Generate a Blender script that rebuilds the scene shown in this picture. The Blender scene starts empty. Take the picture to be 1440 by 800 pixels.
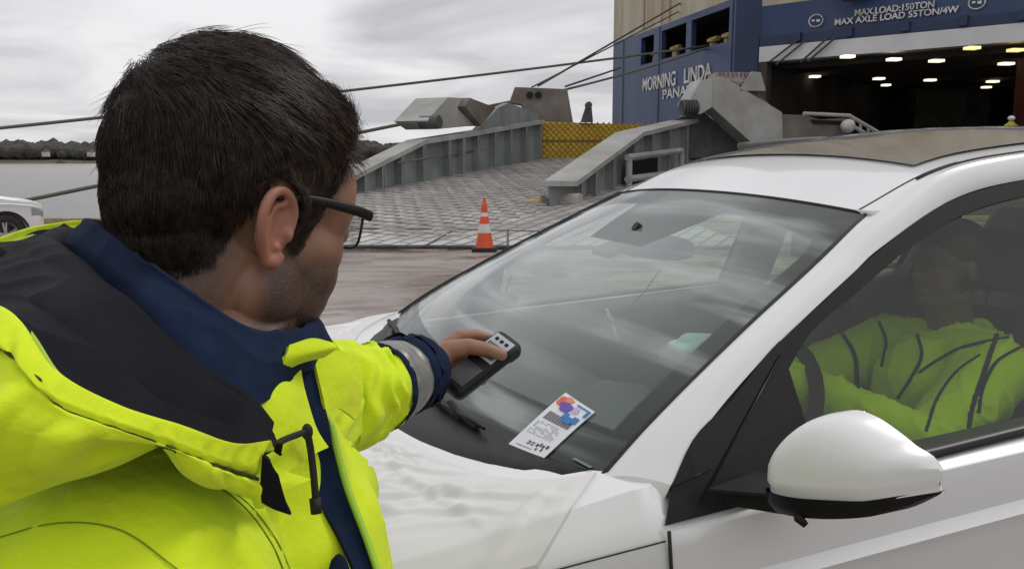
import bpy, bmesh, math, random
import numpy as np
from mathutils import Vector, Matrix, noise
random.seed(7); np.random.seed(7)
R = math.radians
sc = bpy.context.scene
col = sc.collection

# ------------------------------------------------------------------ camera, sky, sun, exposure
FPX = 1200.0; H = 1.622; PITCH = math.atan(178/1200.0)
cam = bpy.data.objects.new('camera', bpy.data.cameras.new('camera')); col.objects.link(cam)
cam.location = (0, 0, H); cam.rotation_euler = (math.pi/2 - PITCH, 0, 0)
cam.data.sensor_width = 36; cam.data.lens = 30.0
cam.data.clip_start = .05; cam.data.clip_end = 6000
sc.camera = cam

SUN_EL, SUN_AZ = 48, 62          # azimuth measured from +Y (view direction) towards +X
w = bpy.data.worlds.new('World'); sc.world = w; w.use_nodes = True
nt = w.node_tree; nt.nodes.clear()
def wn(t, **k):
    n = nt.nodes.new(t)
    for a, b in k.items(): setattr(n, a, b)
    return n
out = wn('ShaderNodeOutputWorld')
bg_sky = wn('ShaderNodeBackground'); sky = wn('ShaderNodeTexSky', sky_type='NISHITA')
sky.sun_disc = False; sky.sun_elevation = R(SUN_EL); sky.sun_rotation = R(SUN_AZ); sky.dust_density = 3
nt.links.new(sky.outputs[0], bg_sky.inputs[0]); bg_sky.inputs[1].default_value = 0.06
tc = wn('ShaderNodeTexCoord'); sep = wn('ShaderNodeSeparateXYZ'); nt.links.new(tc.outputs['Generated'], sep.inputs[0])
def wm(op, a, b=None, c=None):
    n = wn('ShaderNodeMath', operation=op)
    for i, v in enumerate((a, b, c)):
        if v is None: continue
        if isinstance(v, (int, float)): n.inputs[i].default_value = v
        else: nt.links.new(v, n.inputs[i])
    return n.outputs[0]
zc = wm('MAXIMUM', sep.outputs[2], 0.0)
den = wm('ADD', zc, 0.16)
cx = wm('DIVIDE', sep.outputs[0], den); cy = wm('DIVIDE', sep.outputs[1], den)
comb = wn('ShaderNodeCombineXYZ'); nt.links.new(cx, comb.inputs[0]); nt.links.new(cy, comb.inputs[1])
comb.inputs[2].default_value = 0.35
n1 = wn('ShaderNodeTexNoise'); n1.inputs['Scale'].default_value = 0.95; n1.inputs['Detail'].default_value = 6; n1.inputs['Roughness'].default_value = .5
n1.inputs['Distortion'].default_value = .4
nt.links.new(comb.outputs[0], n1.inputs['Vector'])
ramp = wn('ShaderNodeValToRGB')
ramp.color_ramp.elements[0].position = .38; ramp.color_ramp.elements[0].color = (.54, .54, .57, 1)
ramp.color_ramp.elements[1].position = .60; ramp.color_ramp.elements[1].color = (.88, .88, .89, 1)
nt.links.new(n1.outputs[0], ramp.inputs[0])
grad = wm('MULTIPLY_ADD', zc, 0.30, 0.96)
vm = wn('ShaderNodeVectorMath', operation='SCALE'); nt.links.new(ramp.outputs[0], vm.inputs[0]); nt.links.new(grad, vm.inputs['Scale'])
bg_c = wn('ShaderNodeBackground'); nt.links.new(vm.outputs[0], bg_c.inputs[0]); bg_c.inputs[1].default_value = 0.94
mixw = wn('ShaderNodeMixShader'); mixw.inputs[0].default_value = 0.93
nt.links.new(bg_sky.outputs[0], mixw.inputs[1]); nt.links.new(bg_c.outputs[0], mixw.inputs[2]); nt.links.new(mixw.outputs[0], out.inputs[0])
sl = bpy.data.lights.new('sun', 'SUN'); sl.energy = 1.0; sl.angle = R(20); sl.color = (1, .97, .93)
sun = bpy.data.objects.new('sun', sl); col.objects.link(sun)
sd = Vector((math.sin(R(SUN_AZ))*math.cos(R(SUN_EL)), math.cos(R(SUN_AZ))*math.cos(R(SUN_EL)), math.sin(R(SUN_EL))))
sun.rotation_euler = sd.to_track_quat('Z', 'Y').to_euler(); sun.location = sd*30
vs = sc.view_settings; vs.view_transform = 'Standard'; vs.look = 'None'; vs.exposure = 0.14; vs.gamma = 1; vs.use_curve_mapping = False

# ------------------------------------------------------------------ geometry helpers
A = np.array
CAM = A([0, 0, H])
def ray(px, py):
    r = (px-720)/FPX; u = (400-py)/FPX
    return A([r, math.cos(PITCH)+u*math.sin(PITCH), -math.sin(PITCH)+u*math.cos(PITCH)])
def V(px, py, s): return CAM + ray(px, py)*s
def hit(px, py, p0, n):
    d = ray(px, py); return CAM + d*(np.dot(A(p0)-CAM, n)/np.dot(d, n))
def cr(P, n, closed=False):
    """Catmull-Rom resample of points P (k,...) to n points"""
    P = A(P, dtype=float); k = len(P)
    t = np.linspace(0, k if closed else k-1, n, endpoint=not closed)
    i = np.minimum(np.floor(t).astype(int), (k-1) if closed else (k-2)); f = (t-i).reshape((-1,)+(1,)*(P.ndim-1))
    g = (lambda j: P[j % k]) if closed else (lambda j: P[np.clip(j, 0, k-1)])
    a, b, c, d = g(i-1), g(i), g(i+1), g(i+2)
    if not closed:
        a = np.where((i == 0).reshape(f.shape), 2*b-c, a); d = np.where((i == k-2).reshape(f.shape), 2*c-b, d)
    return .5*((2*b)+(c-a)*f+(2*a-5*b+4*c-d)*f*f+(-a+3*b-3*c+d)*f**3)
def net(rows, nu, nv, cu=False, cv=False):
    """rows[v][u] 3D -> dense grid (nv,nu,3)"""
    G = A(rows, dtype=float)
    G = cr(G, nv, cv)
    return np.transpose(cr(np.transpose(G, (1, 0, 2)), nu, cu), (1, 0, 2))
def gnormals(G):
    du = np.gradient(G, axis=1); dv = np.gradient(G, axis=0)
    n = np.cross(du, dv); return n/(np.linalg.norm(n, axis=2, keepdims=True)+1e-12)
def ns(p, s, seed=0): return noise.noise(Vector((p[0]*s+seed*7.3, p[1]*s-seed*3.1, p[2]*s+seed)))
def nfield(G, s, seed=0, st=(1, 1, 1)):
    sh = G.shape[:-1]; Q = G.reshape(-1, 3)
    return A([noise.noise(Vector((q[0]*s*st[0]+seed*7.3, q[1]*s*st[1]-seed*3.1, q[2]*s*st[2]+seed))) for q in Q]).reshape(sh)
def ridge(x): return 1-np.abs(x)*2.2
class MB:
    def __init__(s): s.v = []; s.f = []; s.m = []; s.n = 0; s.uv = None
    def add(s, v, f, m=0):
        v = [tuple(map(float, q)) for q in v]
        s.v += v; s.f += [tuple(int(i)+s.n for i in q) for q in f]; s.m += [m]*len(f); s.n += len(v); return s
    def grid(s, G, m=0, cu=False, cv=False, flip=False, uv=False):
        nv, nu = G.shape[:2]; f = []
        for j in range(nv if cv else nv-1):
            for i in range(nu if cu else nu-1):
                a, b = j*nu+i, j*nu+(i+1) % nu; c, d = ((j+1) % nv)*nu+(i+1) % nu, ((j+1) % nv)*nu+i
                f.append((a, d, c, b) if flip else (a, b, c, d))
        return s.add(G.reshape(-1, 3), f, m)
    def box(s, c, d, m=0, rot=None, taper=1.0):
        c = A(c, dtype=float); d = A(d)/2.
        v = []
        for z in (-1, 1):
            for x, y in ((-1, -1), (1, -1), (1, 1), (-1, 1)):
                k = taper if z > 0 else 1
                p = A([x*d[0]*k, y*d[1]*k, z*d[2]])
                if rot is not None: p = A(rot) @ p
                v.append(c+p)
        return s.add(v, [(0, 3, 2, 1), (4, 5, 6, 7), (0, 1, 5, 4), (1, 2, 6, 5), (2, 3, 7, 6), (3, 0, 4, 7)], m)
    def prism(s, pts, off, m=0):
        pts = [A(p, dtype=float) for p in pts]; off = A(off, dtype=float); n = len(pts)
        v = pts+[p+off for p in pts]
        f = [tuple(range(n)), tuple(range(2*n-1, n-1, -1))]+[(i, i+n, (i+1) % n+n, (i+1) % n) for i in range(n)]
        return s.add(v, f, m)
    def tube(s, path, r, m=0, seg=12, cap=True, flat=1.0, up=(0, 0, 1)):
        path = [A(p, dtype=float) for p in path]; n = len(path)
        if not hasattr(r, '__len__'): r = [r]*n
        v = []; up = A(up, dtype=float); pa = None
        for i, p in enumerate(path):
            t = path[min(i+1, n-1)]-path[max(i-1, 0)]; t /= np.linalg.norm(t)+1e-12
            if pa is None:
                a = np.cross(t, up)
                if np.linalg.norm(a) < 1e-3: a = np.cross(t, A([1., 0, 0]))
            else: a = pa-t*np.dot(pa, t)
            a /= np.linalg.norm(a)+1e-12; pa = a; b = np.cross(a, t)
            for k in range(seg):
                th = 2*math.pi*k/seg; v.append(p+r[i]*(a*math.cos(th)+b*math.sin(th)*flat))
        f = [(i*seg+k, (i+1)*seg+k, (i+1)*seg+(k+1) % seg, i*seg+(k+1) % seg) for i in range(n-1) for k in range(seg)]
        if cap: f += [tuple(range(seg)), tuple(range(n*seg-1, (n-1)*seg-1, -1))]
        return s.add(v, f, m)
    def ell(s, c, r, m=0, rot=None, nu=24, nv=14):
        v = []; c = A(c, dtype=float)
        for j in range(nv+1):
            ph = math.pi*j/nv
            for i in range(nu):
                th = 2*math.pi*i/nu
                p = A([r[0]*math.sin(ph)*math.cos(th), r[1]*math.sin(ph)*math.sin(th), r[2]*math.cos(ph)])
                if rot is not None: p = A(rot) @ p
                v.append(c+p)
        f = [(j*nu+i, (j+1)*nu+i, (j+1)*nu+(i+1) % nu, j*nu+(i+1) % nu) for j in range(nv) for i in range(nu)]
        return s.add(v, f, m)
    def caps(s, p, q, r0, r1, m=0):
        """tapered capsule"""
        p = A(p, dtype=float); q = A(q, dtype=float); d = q-p; L = np.linalg.norm(d)+1e-9; t = d/L
        pts = []; rr = []
        for k in range(6):
            a = math.pi/2*(1-k/5.); pts.append(p-t*r0*math.sin(a)); rr.append(max(r0*math.cos(a), 1e-4))
        for k in range(6):
            a = math.pi/2*(k/5.); pts.append(q+t*r1*math.sin(a)); rr.append(max(r1*math.cos(a), 1e-4))
        return s.tube(pts, rr, m, seg=16)
    def mesh(s, name):
        me = bpy.data.meshes.new(name); me.from_pydata(s.v, [], s.f); me.validate(); return me
def obj(name, mb, mats, parent=None, smooth=False, world=True, bevel=0, loc=None, recalc=True, wn_=False):
    """link a mesh as ONE object; world=True: verts are in world space and are moved into the parent's frame"""
    me = mb if isinstance(mb, bpy.types.Mesh) else mb.mesh(name)
    if not isinstance(mats, (list, tuple)): mats = [mats]
    for mt in mats: me.materials.append(mt)
    if not isinstance(mb, bpy.types.Mesh) and len(mats) > 1 and len(me.polygons) == len(mb.m):
        me.polygons.foreach_set('material_index', mb.m)
    if world and parent is not None: me.transform(wmat(parent).inverted())
    if recalc:
        bm = bmesh.new(); bm.from_mesh(me); bmesh.ops.recalc_face_normals(bm, faces=bm.faces)
        if bevel: 
            bmesh.ops.bevel(bm, geom=[e for e in bm.edges if e.is_manifold and e.calc_face_angle(0) > .5], offset=bevel, segments=2, profile=.6, affect='EDGES', clamp_overlap=True)
        bm.to_mesh(me); bm.free()
    if smooth:
        me.polygons.foreach_set('use_smooth', [True]*len(me.polygons))
        if smooth == 'auto': me.set_sharp_from_angle(angle=R(38))
    me.update()
    o = bpy.data.objects.new(name, me); col.objects.link(o)
    if parent is not None: o.parent = parent
    elif loc is not None:
        me.transform(Matrix.Translation(-Vector(loc))); o.location = loc
    return o
def wmat(o):
    m = o.matrix_basis.copy()
    while o.parent is not None: o = o.parent; m = o.matrix_basis @ m
    return m
def tag(o, label=None, cat=None, group=None, kind=None):
    if label: o['label'] = label
    if cat: o['category'] = cat
    if group: o['group'] = group
    if kind: o['kind'] = kind
    return o
def thing(name, label, cat, loc=(0, 0, 0), rz=0, group=None):
    o = bpy.data.objects.new(name, None); col.objects.link(o); o.empty_display_size = .1
    o.location = loc; o.rotation_euler = (0, 0, rz); return tag(o, label, cat, group)
def copy_tree(o, parent=None):
    c = o.copy(); col.objects.link(c); c.parent = parent
    for ch in [x for x in bpy.data.objects if x.parent == o]: copy_tree(ch, c)
    return c
def remesh(mb, voxel, smooth_it=6, sub=0):
    me = mb.mesh('tmp'); o = bpy.data.objects.new('tmp', me); col.objects.link(o)
    md = o.modifiers.new('r', 'REMESH'); md.mode = 'VOXEL'; md.voxel_size = voxel; md.use_smooth_shade = True
    if smooth_it:
        s = o.modifiers.new('s', 'SMOOTH'); s.iterations = smooth_it; s.factor = .5
    dg = bpy.context.evaluated_depsgraph_get(); m2 = bpy.data.meshes.new_from_object(o.evaluated_get(dg))
    bpy.data.objects.remove(o); bpy.data.meshes.remove(me); return m2
def boolean(me_a, cutters):
    o = bpy.data.objects.new('tmpa', me_a); col.objects.link(o); cs = []
    for mb in cutters:
        m = mb.mesh('c'); bm = bmesh.new(); bm.from_mesh(m); bmesh.ops.recalc_face_normals(bm, faces=bm.faces); bm.to_mesh(m); bm.free()
        c = bpy.data.objects.new('tmpc', m); col.objects.link(c); cs.append(c)
        md = o.modifiers.new('b', 'BOOLEAN'); md.operation = 'DIFFERENCE'; md.solver = 'EXACT'; md.object = c
    dg = bpy.context.evaluated_depsgraph_get(); r = bpy.data.meshes.new_from_object(o.evaluated_get(dg))
    for x in [o]+cs: bpy.data.objects.remove(x)
    return r
def vcoords(me):
    a = np.empty(len(me.vertices)*3); me.vertices.foreach_get('co', a); return a.reshape(-1, 3)
def vnorms(me):
    a = np.empty(len(me.vertices)*3); me.vertex_normals.foreach_get('vector', a); return a.reshape(-1, 3)
def setco(me, a): me.vertices.foreach_set('co', A(a).reshape(-1)); me.update()
def join_meshes(ms, name):
    mb = MB()
    for m in ms:
        mb.add([v.co for v in m.vertices], [tuple(p.vertices) for p in m.polygons])
    return mb

# ------------------------------------------------------------------ materials
def mat(name, color, rough=.5, metal=0, spec=.5, var=0, vscale=5, bump=0, bscale=40, coat=0, sheen=0, sss=0, second=None, dirt=None, coords='Object', stretch=None, detail=4, bdist=.01):
    m = bpy.data.materials.new(name); m.use_nodes = True; t = m.node_tree; b = t.nodes['Principled BSDF']
    b.inputs['Base Color'].default_value = (*color, 1); b.inputs['Roughness'].default_value = rough
    b.inputs['Metallic'].default_value = metal; b.inputs['Specular IOR Level'].default_value = spec
    b.inputs['Coat Weight'].default_value = coat; b.inputs['Coat Roughness'].default_value = .04; b.inputs['Sheen Weight'].default_value = sheen
    if sss: b.inputs['Subsurface Weight'].default_value = sss; b.inputs['Subsurface Radius'].default_value = (.01, .004, .002); b.inputs['Subsurface Scale'].default_value = .6
    tcn = t.nodes.new('ShaderNodeTexCoord'); src = tcn.outputs[coords]
    if stretch:
        mp = t.nodes.new('ShaderNodeMapping'); mp.inputs['Scale'].default_value = stretch; t.links.new(src, mp.inputs[0]); src = mp.outputs[0]
    if var or second:
        n = t.nodes.new('ShaderNodeTexNoise'); n.inputs['Scale'].default_value = vscale; n.inputs['Detail'].default_value = detail; n.inputs['Roughness'].default_value = .6
        t.links.new(src, n.inputs['Vector'])
        rp = t.nodes.new('ShaderNodeValToRGB'); rp.color_ramp.elements[0].position = .35; rp.color_ramp.elements[1].position = .65
        c2 = second if second else tuple(min(1, c*(1+var)) for c in color); c1 = color if second else tuple(c*(1-var) for c in color)
        rp.color_ramp.elements[0].color = (*c1, 1); rp.color_ramp.elements[1].color = (*c2, 1)
        t.links.new(n.outputs[0], rp.inputs[0]); t.links.new(rp.outputs[0], b.inputs['Base Color'])
    if bump:
        n2 = t.nodes.new('ShaderNodeTexNoise'); n2.inputs['Scale'].default_value = bscale; n2.inputs['Detail'].default_value = 5
        t.links.new(src, n2.inputs['Vector'])
        bp = t.nodes.new('ShaderNodeBump'); bp.inputs['Strength'].default_value = bump; bp.inputs['Distance'].default_value = bdist
        t.links.new(n2.outputs[0], bp.inputs['Height']); t.links.new(bp.outputs[0], b.inputs['Normal'])
    return m
class NT:
    """tiny node-math helper"""
    def __init__(s, m): s.t = m.node_tree; s.b = s.t.nodes.get('Principled BSDF')
    def n(s, ty, **k):
        x = s.t.nodes.new(ty)
        for a, b in k.items(): setattr(x, a, b)
        return x
    def L(s, a, b): s.t.links.new(a, b)
    def m(s, op, *a, clamp=False):
        x = s.n('ShaderNodeMath', operation=op); x.use_clamp = clamp
        for i, v in enumerate(a):
            if isinstance(v, (int, float)): x.inputs[i].default_value = v
            else: s.L(v, x.inputs[i])
        return x.outputs[0]
    def step(s, x, e0, e1):
        q = s.n('ShaderNodeMapRange'); q.interpolation_type = 'SMOOTHSTEP'
        s.L(x, q.inputs[0]); q.inputs[1].default_value = e0; q.inputs[2].default_value = e1; return q.outputs[0]
    def mix(s, f, a, b):
        q = s.n('ShaderNodeMix', data_type='RGBA')
        s.L(f, q.inputs[0]) if not isinstance(f, (int, float)) else setattr(q.inputs[0], 'default_value', f)
        for i, v in ((6, a), (7, b)):
            if isinstance(v, tuple): q.inputs[i].default_value = (*v, 1)
            else: s.L(v, q.inputs[i])
        return q.outputs[2]
    def noise(s, vec, scale, detail=4, rough=.6, dist=0):
        q = s.n('ShaderNodeTexNoise'); q.inputs['Scale'].default_value = scale; q.inputs['Detail'].default_value = detail
        q.inputs['Roughness'].default_value = rough; q.inputs['Distortion'].default_value = dist
        if vec is not None: s.L(vec, q.inputs['Vector'])
        return q.outputs[0]

WHITE = mat('white_paint', (.70, .70, .71), .22, coat=.6, var=.015, vscale=3, bump=.02, bscale=500, bdist=.001)
BLACKPL = mat('black_plastic', (.009, .009, .010), .42, spec=.22, var=.2, vscale=20, bump=.1, bscale=400, bdist=.001)
BLACKGL = mat('black_gloss', (.008, .008, .009), .12, coat=.5)
RUBBER = mat('rubber', (.015, .015, .015), .7, bump=.2, bscale=80)
GREYINT = mat('dash_plastic', (.06, .066, .068), .55, var=.15, vscale=8, bump=.1, bscale=300, bdist=.0006)
SEATM = mat('seat_leather', (.035, .036, .038), .5, bump=.3, bscale=150, bdist=.002)
LINER = mat('roof_liner', (.35, .35, .33), .9)
ALLOY = mat('alloy', (.55, .56, .58), .3, metal=.9)
STEEL = mat('grey_steel_paint', (.23, .245, .25), .6, var=.18, vscale=1.2, bump=.15, bscale=6, detail=8)
STEELL = mat('light_steel_paint', (.42, .42, .40), .6, second=(.30, .285, .26), vscale=1.0, bump=.15, bscale=6, detail=8)
STEELD = mat('dark_steel', (.07, .07, .07), .6, var=.3, vscale=2, bump=.2, bscale=10)
RUSTY = mat('weathered_steel', (.21, .19, .17), .7, second=(.12, .09, .07), vscale=.9, bump=.3, bscale=5, detail=8)
CABLE = mat('rope_fibre', (.10, .095, .075), .85, second=(.17, .16, .12), vscale=30, bump=.6, bscale=60)
CABLED = mat('steel_cable', (.05, .05, .05), .6, second=(.09, .09, .085), vscale=20)

def glass_mat(name, tint, gloss=1.0, base_refl=0.0):
    m = bpy.data.materials.new(name); m.use_nodes = True; k = NT(m); k.t.nodes.remove(k.b)
    o = k.t.nodes['Material Output']
    tr = k.n('ShaderNodeBsdfTransparent'); tr.inputs[0].default_value = (*tint, 1)
    gl = k.n('ShaderNodeBsdfGlossy'); gl.inputs['Roughness'].default_value = .015
    ge = k.n('ShaderNodeNewGeometry'); dt = k.n('ShaderNodeVectorMath', operation='DOT_PRODUCT'); k.L(ge.outputs['Incoming'], dt.inputs[0]); k.L(ge.outputs['Normal'], dt.inputs[1])
    sch = k.m('MULTIPLY_ADD', k.m('POWER', k.m('SUBTRACT', 1.0, k.m('ABSOLUTE', dt.outputs['Value'])), 5.0), .96, .04)   # both faces of a thin pane reflect
    mx = k.n('ShaderNodeMixShader'); f = k.m('MULTIPLY_ADD', sch, 1.8*gloss, base_refl, clamp=True)
    k.L(f, mx.inputs[0]); k.L(tr.outputs[0], mx.inputs[1]); k.L(gl.outputs[0], mx.inputs[2]); k.L(mx.outputs[0], o.inputs[0])
    return m, k, mx, o
SIDEGLASS = glass_mat('side_glass', (.60, .70, .50), .75)[0]
FARGLASS = glass_mat('far_side_glass', (.72, .80, .72), .5)[0]
LENSM = glass_mat('spectacle_lens', (.9, .92, .92), 1.0)[0]

# windscreen: glass with a black printed border read from the UV map, and sky reflections painted on as pale streaks
def windscreen_mat():
    m, k, mx, o = glass_mat('windscreen_glass', (.78, .93, .86), 1.0)
    uvn = k.n('ShaderNodeUVMap'); sp = k.n('ShaderNodeSeparateXYZ'); k.L(uvn.outputs[0], sp.inputs[0])
    u, v = sp.outputs[0], sp.outputs[1]
    ue = k.m('MINIMUM', u, k.m('SUBTRACT', 1.0, u))           # distance to the side edges
    side = k.step(ue, .034, .031)
    bend = k.m('MULTIPLY', k.m('POWER', k.m('ABSOLUTE', k.m('SUBTRACT', u, .5)), 2.0), .25)
    bot = k.step(v, .185, .175)
    top = k.step(k.m('ADD', v, bend), .945, .950)
    cu = k.m('ABSOLUTE', k.m('SUBTRACT', u, .5))
    sens = k.m('MULTIPLY', k.step(k.m('ADD', cu, k.m('MULTIPLY', v, -.45)), -.225, -.235), k.step(v, .755, .765))
    # rounded inner corners
    def corner(vx, vy, r):
        dx = k.m('MAXIMUM', k.m('SUBTRACT', r+.033, ue), 0.0); dy = k.m('MAXIMUM', k.m('SUBTRACT', v, vy-r*1.4), 0.0)
        dy = k.m('DIVIDE', dy, 1.4); d = k.m('SQRT', k.m('ADD', k.m('MULTIPLY', dx, dx), k.m('MULTIPLY', dy, dy)))
        return k.step(d, r-.003, r+.003)
    c1 = corner(0, .925, .06)
    frit = k.m('MAXIMUM', k.m('MAXIMUM', side, bot), k.m('MAXIMUM', k.m('MAXIMUM', top, sens), c1))
    blk = k.n('ShaderNodeBsdfPrincipled'); blk.inputs['Base Color'].default_value = (.010, .009, .011, 1); blk.inputs['Roughness'].default_value = .06; blk.inputs['Specular IOR Level'].default_value = .2
    m2 = k.n('ShaderNodeMixShader'); k.L(frit, m2.inputs[0]); k.L(mx.outputs[0], m2.inputs[1]); k.L(blk.outputs[0], m2.inputs[2])
    # sky reflections painted into the glass colour: long soft streaks and a pale haze
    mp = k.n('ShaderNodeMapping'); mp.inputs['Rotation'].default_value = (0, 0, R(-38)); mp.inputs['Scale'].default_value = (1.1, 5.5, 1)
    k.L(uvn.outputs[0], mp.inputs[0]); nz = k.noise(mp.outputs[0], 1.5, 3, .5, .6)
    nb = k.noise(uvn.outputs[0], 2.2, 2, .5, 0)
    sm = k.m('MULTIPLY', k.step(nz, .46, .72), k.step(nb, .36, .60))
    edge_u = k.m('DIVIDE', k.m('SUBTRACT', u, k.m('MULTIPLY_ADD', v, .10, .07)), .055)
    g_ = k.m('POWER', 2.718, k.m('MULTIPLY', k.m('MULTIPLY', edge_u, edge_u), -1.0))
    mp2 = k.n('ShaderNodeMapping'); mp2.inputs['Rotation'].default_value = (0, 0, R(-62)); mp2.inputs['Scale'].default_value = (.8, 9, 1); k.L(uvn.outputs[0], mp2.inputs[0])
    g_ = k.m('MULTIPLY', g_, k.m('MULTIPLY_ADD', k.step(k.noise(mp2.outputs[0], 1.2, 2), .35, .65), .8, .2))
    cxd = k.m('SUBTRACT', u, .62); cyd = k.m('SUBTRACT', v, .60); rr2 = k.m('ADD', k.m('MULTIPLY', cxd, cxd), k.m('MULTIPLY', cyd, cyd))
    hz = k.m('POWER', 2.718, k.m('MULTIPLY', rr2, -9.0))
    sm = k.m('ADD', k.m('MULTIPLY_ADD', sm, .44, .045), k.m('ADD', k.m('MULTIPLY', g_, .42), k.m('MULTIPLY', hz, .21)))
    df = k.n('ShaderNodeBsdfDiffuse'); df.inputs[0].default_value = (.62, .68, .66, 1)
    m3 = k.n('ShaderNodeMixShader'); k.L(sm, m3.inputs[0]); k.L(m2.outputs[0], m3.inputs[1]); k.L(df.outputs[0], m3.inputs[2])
    k.L(m3.outputs[0], o.inputs[0]); return m
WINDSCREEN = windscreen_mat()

# ------------------------------------------------------------------ SETTING: quay, water, far shore
def quay_mat():
    m = bpy.data.materials.new('wet_concrete'); m.use_nodes = True; k = NT(m); tcn = k.n('ShaderNodeTexCoord'); P = tcn.outputs['Object']
    mp = k.n('ShaderNodeMapping'); mp.inputs['Scale'].default_value = (.7, 1.15, 1); k.L(P, mp.inputs[0]); Q = mp.outputs[0]
    big = k.noise(Q, .45, 8, .62, .8); fine = k.noise(P, 9, 6, .7); wet = k.step(k.noise(Q, .55, 7, .65, 1.2), .46, .60)
    c = k.mix(k.step(big, .36, .64), (.17, .118, .090), (.36, .315, .275))
    c = k.mix(k.m('MULTIPLY', fine, .30), c, (.12, .095, .08))
    c = k.mix(k.m('MULTIPLY', wet, .72), c, (.13, .082, .058))
    br = k.n('ShaderNodeTexBrick'); k.L(P, br.inputs['Vector']); br.offset = 0; br.inputs['Scale'].default_value = 1
    br.inputs['Brick Width'].default_value = 5.2; br.inputs['Row Height'].default_value = 4.1; br.inputs['Mortar Size'].default_value = .035; br.inputs['Mortar Smooth'].default_value = .3
    # wander the joints a little
    vm_ = k.n('ShaderNodeVectorMath', operation='MULTIPLY_ADD'); nn = k.n('ShaderNodeTexNoise'); nn.inputs['Scale'].default_value = .8
    k.L(P, nn.inputs['Vector']); k.L(nn.outputs['Color'], vm_.inputs[0]); vm_.inputs[1].default_value = (.25, .25, 0); k.L(P, vm_.inputs[2]); k.L(vm_.outputs[0], br.inputs['Vector'])
    c = k.mix(k.m('MULTIPLY', br.outputs['Fac'], .8), c, (.035, .025, .02))
    k.L(c, k.b.inputs['Base Color'])
    k.L(k.m('MULTIPLY_ADD', wet, -.52, .60), k.b.inputs['Roughness'])
    bp = k.n('ShaderNodeBump'); bp.inputs['Strength'].default_value = .35; bp.inputs['Distance'].default_value = .02
    k.L(k.m('MULTIPLY', fine, k.m('SUBTRACT', 1.05, wet)), bp.inputs['Height']); k.L(bp.outputs[0], k.b.inputs['Normal']); return m
QE = 19.9
mb = MB()
qp = [(-140, -60), (140, -60), (140, QE+6), (30, QE+3), (-140, QE-2.5)]
mb.prism([(x, y, 0) for x, y in qp], (0, 0, -7))
tag(obj('quay_ground', mb, quay_mat()), kind='structure')
mb = MB()
a0, a1 = A([-140, QE-2.5]), A([30, QE+3])
dd = (a1-a0)/np.linalg.norm(a1-a0); nn_ = A([-dd[1], dd[0]])
p = [(*(a0-nn_*.34), .004), (*(a1-nn_*.34), .004), (*(a1-nn_*.02), .004), (*(a0-nn_*.02), .004)]
mb.prism(p, (0, 0, .13)); tag(obj('quay_kerb', mb, mat('kerb_yellow', (.42, .33, .10), .7, second=(.25, .21, .15), vscale=3), bevel=.02), kind='structure')

def water_mat():
    m = bpy.data.materials.new('estuary_water'); m.use_nodes = True; k = NT(m); P = k.n('ShaderNodeTexCoord').outputs['Object']
    sp = k.n('ShaderNodeSeparateXYZ'); k.L(P, sp.inputs[0])
    mp = k.n('ShaderNodeMapping'); mp.inputs['Scale'].default_value = (.35, 1.3, 1); k.L(P, mp.inputs[0])
    far = k.step(sp.outputs[1], 120, 420)
    c = k.mix(far, (.17, .17, .155), (.22, .18, .155)); c = k.mix(k.m('MULTIPLY', k.noise(mp.outputs[0], .06, 5), .35), c, (.09, .095, .09))
    k.L(c, k.b.inputs['Base Color']); k.b.inputs['Roughness'].default_value = .22
    h1 = k.noise(mp.outputs[0], 1.3, 5, .65); bp = k.n('ShaderNodeBump'); bp.inputs['Strength'].default_value = 1; bp.inputs['Distance'].default_value = .45
    k.L(h1, bp.inputs['Height']); k.L(bp.outputs[0], k.b.inputs['Normal']); return m
mb = MB(); mb.add([(-5000, -500, -3), (5000, -500, -3), (5000, 5500, -3), (-5000, 5500, -3)], [(0, 1, 2, 3)])
tag(obj('water', mb, water_mat()), kind='structure')

# far shore: low hill and its wood
mb = MB(); xs = np.linspace(-1500, 900, 120); rows = []
for k_, (yy, hh) in enumerate(((700, -3.2), (712, -1.6), (760, 3.), (900, 7), (1100, 5), (1400, -4))):
    rows.append([(x, yy+12*ns((x, k_, 0), .01), hh+(0 if k_ < 2 else 2.5*ns((x, 0, k_), .006, 2))) for x in xs])
mb.grid(A(rows)); tag(obj('far_hill', mb, mat('hill_ground', (.06, .065, .045), .9, second=(.10, .08, .06), vscale=.02), smooth=True), kind='structure')
mb = MB(); rng = random.Random(5)
ico = bmesh.new(); bmesh.ops.create_icosphere(ico, subdivisions=2, radius=1); iv = [v.co.copy() for v in ico.verts]; iff = [tuple(v.index for v in f.verts) for f in ico.faces]; ico.free()
for i in range(1500):
    x = rng.uniform(-620, 60); y = 730+rng.random()**1.5*150; r = rng.uniform(3, 7.0)*(1+.35*ns((x, 0, 0), .012, 4))
    z = 1+(y-730)*.03+r*.8+2.2*ns((x, y, 0), .02, 1); q = rng.random()*9
    mb.add([(x+v.x*r*1.1*(1+.5*noise.noise(v*2.2+Vector((q, 0, 0)))), y+v.y*r, z+v.z*r*(1+.5*noise.noise(v*2.2+Vector((q, 0, 0))))) for v in iv], iff)
tag(obj('far_wood', mb, mat('winter_wood', (.035, .036, .028), .95, second=(.075, .068, .055), vscale=.05, detail=8)), kind='stuff', label='dark bare winter wood along the far shore')
mb = MB(); mb.box((-300, 705, -2.2), (7, 2.5, 1.2)); mb.box((-300, 705, -1), (3, 2, 1.4))
hw = obj('wooden_hulk', mb, mat('hulk_wood', (.12, .10, .09), .8), loc=(-300, 705, -3), bevel=.2)
hw.location = (-335*1.0, 640, -2.6); tag(hw, 'small dark boat low in the grey water off the far shore', 'boat')
hmat = mat('pale_render', (.5, .48, .45), .8, var=.1); hroof = mat('slate', (.10, .09, .09), .8)
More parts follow.
